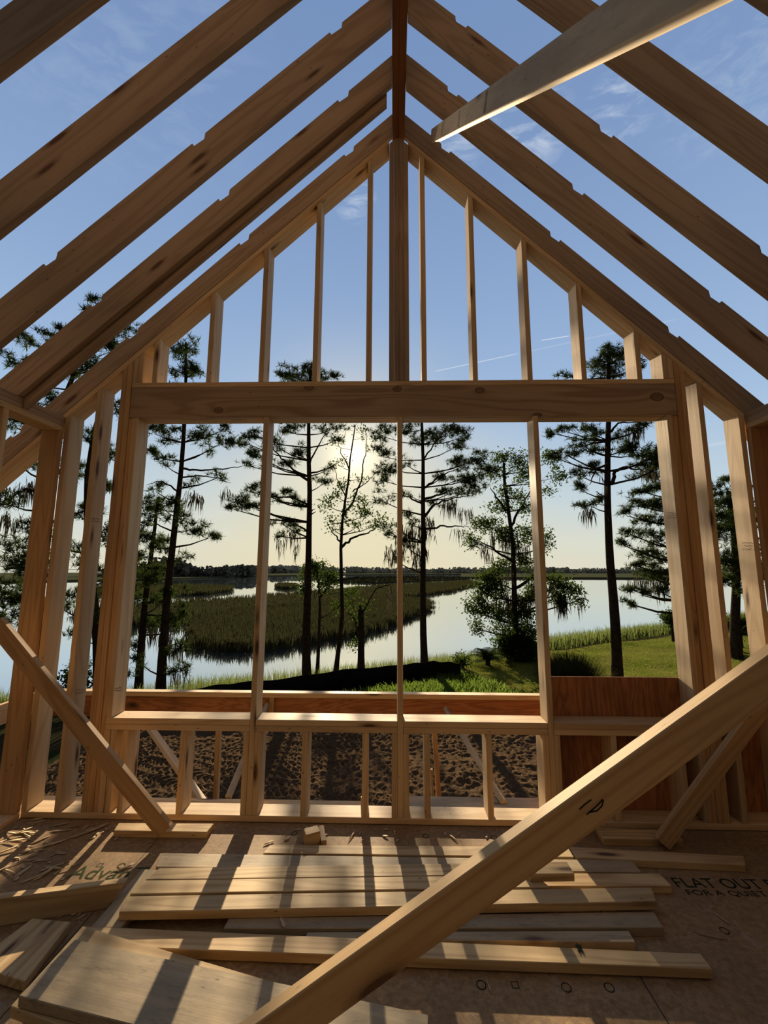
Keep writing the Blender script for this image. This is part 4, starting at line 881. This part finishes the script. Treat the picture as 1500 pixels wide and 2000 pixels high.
tree('small_leafy_tree', 18.6, [(620, 1300), (622, 1240), (624, 1180), (622, 1140), (618, 1110)], 8, 3,
 [(622, 1108, 24, 14, 1.3), (600, 1122, 18, 14, 1.2), (645, 1125, 20, 16, 1.2), (598, 1145, 16, 14, 1.1), (640, 1148, 22, 12, 1.0), (680, 1150, 14, 14, .7), (655, 1185, 16, 12, .7)],
 'small round leafy tree half hidden behind the straight tall pine', kind='leaf', moss=[(614, 1165, 4, 16, 16), (762, 1175, 3, 14, 8)], limbs=[([(624, 1170), (650, 1135), (700, 1128), (750, 1150)], 4)])
tree('broken_stump', 18.0, [(705, 1306), (705, 1260), (705, 1220), (704, 1190)], 15, 11,
 [(688, 1182, 12, 8, .7), (715, 1180, 10, 8, .6), (694, 1262, 9, 7, .6), (700, 1205, 14, 8, .25)],
 'short broken trunk with a few leaves between the slender tree and the middle mullion', kind='leaf', limbs=[([(704, 1240), (690, 1205), (680, 1196)], 7), ([(704, 1195), (705, 1180)], 8), ([(705, 1200), (735, 1150), (762, 1140), (770, 1175)], 3)], moss=[(760, 1160, 10, 16, 20)])
tree('pine_tree', 18.0, [(829, 1300), (827, 1240), (826, 1150), (827, 1060), (826, 980), (826, 900), (824, 840), (822, 790)], 16, 5,
 [(822, 800, 40, 16, .8), (800, 842, 34, 16), (845, 850, 34, 20), (880, 842, 32, 18), (905, 850, 22, 16), (890, 870, 24, 12, .8), (815, 870, 26, 12, .6), (745, 850, 24, 22), (740, 885, 22, 18), (760, 912, 22, 20, .9), (742, 935, 20, 16, .8), (790, 905, 26, 12, .5), (900, 905, 22, 18, 1.3), (930, 895, 22, 16, 1.4), (940, 925, 26, 16, 1.4), (900, 935, 30, 14, 1.3), (865, 930, 22, 10, 1.1), (920, 955, 28, 14, 1.3), (880, 960, 28, 12, 1.0), (800, 965, 30, 10, .5), (745, 975, 22, 18, .6), (795, 1015, 22, 16, .6), (760, 1040, 18, 18, .7), (790, 1060, 24, 18, .6), (770, 1090, 18, 16, .6), (850, 985, 22, 8, .5)],
 'mossy pine just right of the middle mullion with a dark branch mass on its right', moss=[(880, 990, 14, 16, 60), (910, 1000, 12, 14, 30), (838, 1040, 10, 28, 60), (800, 1060, 24, 34, 160), (770, 1090, 18, 26, 80), (820, 1100, 12, 30, 80), (900, 1040, 16, 10, 14)],
 limbs=[([(827, 1010), (850, 985), (880, 975), (920, 970)], 6), ([(828, 1035), (860, 1028), (895, 1028), (915, 1030)], 5), ([(827, 975), (860, 965), (900, 950)], 6), ([(826, 985), (800, 970), (770, 960)], 5), ([(826, 955), (855, 935), (900, 915)], 5), ([(825, 900), (850, 865), (880, 845)], 4), ([(825, 1060), (800, 1050), (775, 1035)], 4)], group=gt)
tree('mossy_oak', 18.8, [(1012, 1290), (1008, 1220), (1004, 1130), (1000, 1060), (992, 1000), (985, 950), (984, 905)], 15, 5,
 [(985, 895, 22, 16, .9), (1010, 905, 24, 22, .9), (970, 925, 16, 20, .8), (1060, 905, 20, 18, .8), (1080, 930, 16, 18, .8), (1035, 930, 22, 18, .8), (1060, 960, 18, 12, .6), (1000, 960, 26, 18, .9), (985, 990, 22, 16, .8), (1030, 985, 20, 18, .8), (960, 1025, 34, 16, 1.2), (930, 1055, 18, 16, 1.0), (985, 1050, 30, 16, 1.1), (1025, 1045, 22, 20, 1.0), (1070, 1060, 14, 22, .8), (1030, 1090, 22, 18, 1.0), (985, 1100, 24, 14, .9), (960, 1125, 26, 16, 1.3), (935, 1150, 24, 18, 1.3), (975, 1155, 30, 20, 1.3), (925, 1185, 18, 20, 1.1), (960, 1195, 28, 22, 1.2), (935, 1225, 14, 14, 1.1), (1010, 1190, 28, 26, 1.4), (1045, 1150, 24, 30, 1.3), (1085, 1140, 24, 20, 1.2), (1115, 1150, 20, 16, 1.1), (1125, 1170, 14, 12, .9), (1030, 1225, 26, 20, 1.3), (985, 1225, 20, 20, 1.0), (1085, 1165, 20, 12, 1.0)],
 'dense leafy tree hung with moss behind the right mullion', kind='leaf', moss=[(985, 1060, 26, 20, 120), (950, 1085, 10, 24, 40), (1098, 1185, 9, 24, 140), (1130, 1180, 6, 12, 16), (1000, 1190, 34, 30, 200), (1060, 1160, 20, 26, 100), (975, 1130, 26, 16, 60), (1010, 1080, 20, 22, 90)],
 limbs=[([(990, 1000), (970, 970), (960, 950)], 6), ([(996, 1030), (1025, 980), (1050, 940)], 6), ([(1004, 1100), (960, 1070), (930, 1055)], 6), ([(1006, 1150), (1050, 1120), (1100, 1140)], 7)], cat='tree')
tree('pine_tree', 15.8, [(1203, 1316), (1200, 1250), (1196, 1180), (1192, 1100), (1190, 1000), (1189, 920), (1188, 860), (1188, 800), (1186, 740), (1186, 690)], 21, 7,
 [(1186, 690, 22, 18, 1.3), (1215, 690, 24, 18, 1.3), (1165, 712, 22, 20, 1.3), (1205, 720, 36, 20, 1.4), (1240, 715, 18, 22, 1.1), (1105, 732, 18, 9), (1150, 760, 30, 16), (1230, 775, 30, 18), (1110, 838, 26, 10), (1080, 846, 18, 9), (1150, 835, 26, 12), (1170, 858, 20, 14), (1215, 848, 28, 14, .8), (1260, 832, 26, 8, .9), (1130, 868, 26, 12), (1105, 885, 26, 12), (1085, 893, 16, 10), (1160, 882, 22, 14, .9), (1165, 915, 24, 12), (1135, 925, 20, 16, .8), (1135, 955, 16, 16, .9), (1150, 985, 22, 12), (1165, 975, 12, 10, .8), (1240, 885, 28, 16, 1.4), (1275, 890, 30, 18, 1.5), (1225, 870, 22, 12, 1.0), (1290, 910, 26, 14, 1.3), (1250, 905, 24, 8, 1)],
 'tall straight pine at the right edge of the lawn behind the rightmost opening', moss=[(1240, 845, 14, 18, 50), (1270, 925, 14, 16, 30), (1145, 1000, 14, 8, 30), (1180, 945, 3, 16, 12), (1243, 862, 4, 22, 12)],
 limbs=[([(1196, 945), (1205, 920), (1222, 909), (1260, 912), (1300, 925)], 8), ([(1189, 905), (1160, 918), (1145, 950)], 6), ([(1188, 862), (1160, 865), (1130, 880)], 6), ([(1190, 970), (1175, 968), (1165, 960)], 5), ([(1190, 990), (1172, 985)], 4), ([(1189, 845), (1210, 825), (1260, 820)], 6), ([(1191, 1020), (1178, 1016)], 3), ([(1194, 1062), (1186, 1058)], 3)], group=gt)
tree('pine_tree', 17.5, [(1345, 1290), (1342, 1200), (1338, 1100), (1334, 1000), (1330, 900), (1326, 850)], 20, 6,
 [(1300, 890, 26, 20, 1.4), (1270, 925, 30, 16, 1.3), (1290, 950, 30, 18, 1.2), (1250, 955, 22, 12, 1), (1280, 985, 34, 16, 1.1), (1240, 985, 24, 12, 1), (1225, 1005, 16, 10), (1270, 1015, 36, 16, 1.1), (1235, 1040, 26, 12), (1280, 1050, 32, 18, 1.1), (1220, 1062, 14, 12), (1250, 1075, 28, 14), (1290, 1090, 26, 20, 1.1), (1240, 1100, 22, 12, .9), (1265, 1120, 30, 14, 1), (1300, 1130, 20, 20, .9), (1235, 1150, 22, 12, .9), (1255, 1160, 18, 10, .7), (1225, 1175, 12, 14), (1285, 1150, 20, 12, .8), (1395, 960, 16, 22, 1), (1400, 1010, 22, 24, 1.3), (1380, 1050, 20, 26, 1.2), (1360, 950, 18, 26, 1.0)],
 'bushy dark pine behind the right window post', moss=[(1290, 1150, 16, 18, 50), (1255, 1140, 24, 10, 40), (1290, 990, 10, 20, 30)], group=gt)
tree('pine_tree', 19.5, [(1440, 1270), (1438, 1150), (1430, 1050), (1420, 960)], 20, 8,
 [(1405, 935, 14, 14, 1), (1440, 960, 16, 18, 1.2), (1410, 985, 22, 22, 1.4), (1440, 1010, 22, 22, 1.4), (1415, 1040, 26, 24, 1.5), (1450, 1060, 24, 24, 1.4), (1410, 1085, 26, 22, 1.5), (1440, 1110, 24, 22, 1.3), (1405, 1130, 24, 16, 1.2), (1440, 1150, 24, 14, 1.0), (1480, 1000, 30, 40, 1.3), (1490, 1100, 30, 40, 1.3)],
 'dark pine in the gap beside the rightmost wall stud', kind='pine', moss=[(1400, 1150, 14, 10, 20)], group=gt)
def shrub(name, Y, px, py, rx, ry, lab, kind='leaf', dn=1.3, cat='shrub', n=4):
    b = [(px+rng.uniform(-.45, .45)*rx, py+rng.uniform(-.4, .3)*ry, rx*.6, ry*.6, dn) for _ in range(n)]
    return tree(name, Y, [(px, py+ry), (px, py+ry*.4), (px, py)], 5, 2, b, lab, kind=kind, cat=cat)
shrub('round_shrub', 19.0, 1012, 1268, 38, 34, 'dark rounded shrub at the foot of the mossy leafy tree', dn=3.0, n=10)
shrub('leafy_shrub', 24.0, 1311, 1210, 20, 18, 'light green shrub at the river edge by the right window post', dn=1.4)
shrub('leafy_shrub', 22.0, 1445, 1225, 34, 18, 'dark low shrub beyond the lawn by the rightmost stud', dn=2.0, n=6)
shrub('leafy_shrub', 12.5, 150, 1330, 26, 26, 'leafy shrub outside the left wall between the studs', dn=1.2)
shrub('leafy_shrub', 16.8, 903, 1290, 14, 8, 'small bright shrub at the end of the black fence', dn=1.2)
def fronds(name, Y, px, py, n, ln, lab, cat='palm', stem=0.0):
    b = at(px, py, Y); gz = float(hgt(b.x, b.y)); root = bpy.data.objects.new(name, None); COL.objects.link(root); root.location = (b.x, b.y, gz); bpy.context.view_layer.update(); tag(root, lab, cat)
    V, Fc = [], []; tube(V, Fc, [(b.x, b.y, gz-.1), (b.x, b.y, gz+.25+stem)], [.12, .09], 8); np_mesh('stem', V, Fc, M_BARK, root)
    for i in range(n):
        a = 2*math.pi*i/n+rng.uniform(-.2, .2); el = rng.uniform(.35, 1.25); V = []; Fc = []; pts = []; o0 = Vector((b.x, b.y, gz+.25+stem))
        for k in range(9):
            t = k/8; pts.append(o0+Vector((math.cos(a)*math.cos(el)*ln*t, math.sin(a)*math.cos(el)*ln*t, ln*(math.sin(el)*t-0.55*t*t))))
        for k in range(1, 9):
            d = (pts[k]-pts[k-1]).normalized(); s_ = d.cross(Vector((0, 0, 1))).normalized()
            for sg in (-1, 1):
                for f in (0, .33, .66):
                    p0 = pts[k-1].lerp(pts[k], f); l = ln*.22*(1-.6*abs(k/8-.4)); tp = p0+s_*sg*l+d*l*.5-Vector((0, 0, l*.15)); bb = len(V)
                    V += [tuple(p0-d*.012), tuple(p0+d*.012), tuple(tp+d*.003), tuple(tp-d*.003)]; Fc.append((bb, bb+1, bb+2, bb+3))
        np_mesh('frond', V, Fc, M_PALM, root)
fronds('sago_palm', 18.0, 953, 1296, 30, 1.25, 'dark sago palm with arching fronds at the lawn corner left of the mossy tree')
fronds('palm_shrub', 21.0, 1442, 1240, 16, 1.3, 'small palm with drooping fronds beyond the lawn near the rightmost stud', stem=0.6)
# rounded tuft of ornamental grass
q = []
cc = at(1112, 1322, 14.6)
m = 5200; a = rng.uniform(0, 2*np.pi, m); el = rng.uniform(.5, 1.5, m); ln = rng.uniform(.8, 1.35, m); r0 = rng.uniform(0, .55, m)
gz = hgt(cc.x+np.cos(a)*r0, cc.y+np.sin(a)*r0); P = np.stack([cc.x+np.cos(a)*r0*1.1, cc.y+np.sin(a)*r0, gz], -1)
T_ = P+np.stack([np.cos(a)*np.cos(el)*ln, np.sin(a)*np.cos(el)*ln, np.sin(el)*ln*.95], -1); s_ = np.stack([-np.sin(a), np.cos(a), a*0], -1)*.008
V = np.stack([P-s_, P+s_, T_+s_*.3, T_-s_*.3], 1).reshape(-1, 3)
tag(np_mesh('ornamental_grass', V, np.arange(m*4).reshape(-1, 4), M_MARSH), 'big rounded clump of fine ornamental grass behind the plywood sheet', 'grass clump')
# black silt fence, mulch edging
def ribbon(name, pts, h, t, mat, lab, cat, sag=0.02):
    P = []
    for i in range(len(pts)-1):
        for j in range(8): f = j/8; P.append((pts[i][0]*(1-f)+pts[i+1][0]*f, pts[i][1]*(1-f)+pts[i+1][1]*f))
    P.append(pts[-1]); V = []; Fc = []
    for i, (x, y) in enumerate(P):
        g0 = float(hgt(x, y)); nx, ny = (P[min(i+1, len(P)-1)][1]-P[max(i-1, 0)][1]), -(P[min(i+1, len(P)-1)][0]-P[max(i-1, 0)][0]); l = math.hypot(nx, ny); nx, ny = nx/l*t/2, ny/l*t/2; w = sag*math.sin(i*1.3)
        V += [(x-nx, y-ny, g0-.08), (x+nx, y+ny, g0-.08), (x+nx+w, y+ny, g0+h+w), (x-nx+w, y-ny, g0+h+w)]
    for i in range(len(P)-1):
        a = i*4
        for k in range(4): Fc.append((a+k, a+(k+1) % 4, a+4+(k+1) % 4, a+4+k))
    Fc += [(0, 1, 2, 3), (len(V)-4, len(V)-3, len(V)-2, len(V)-1)]
    o = np_mesh(name, V, Fc, mat); tag(o, lab, cat); return o
fp = []
for px, py in ((330, 1352), (378, 1347), (488, 1334), (652, 1311), (788, 1298), (846, 1293), (900, 1297)):
    p = atz(px, py, ZG+0.62); fp.append((p.x, p.y))
ribbon('silt_fence', fp, 0.64, 0.03, M_BLACK, 'low black fabric fence crossing below the pine trunks', 'fence')
ribbon('mulch_edging', [(2.35, 17.9), (2.75, 16.6), (3.7, 14.4), (4.75, 12.6)], 0.14, 0.35, M_SOIL, 'brown mulch edging curving along the lawn tongue', 'edging', 0.0)
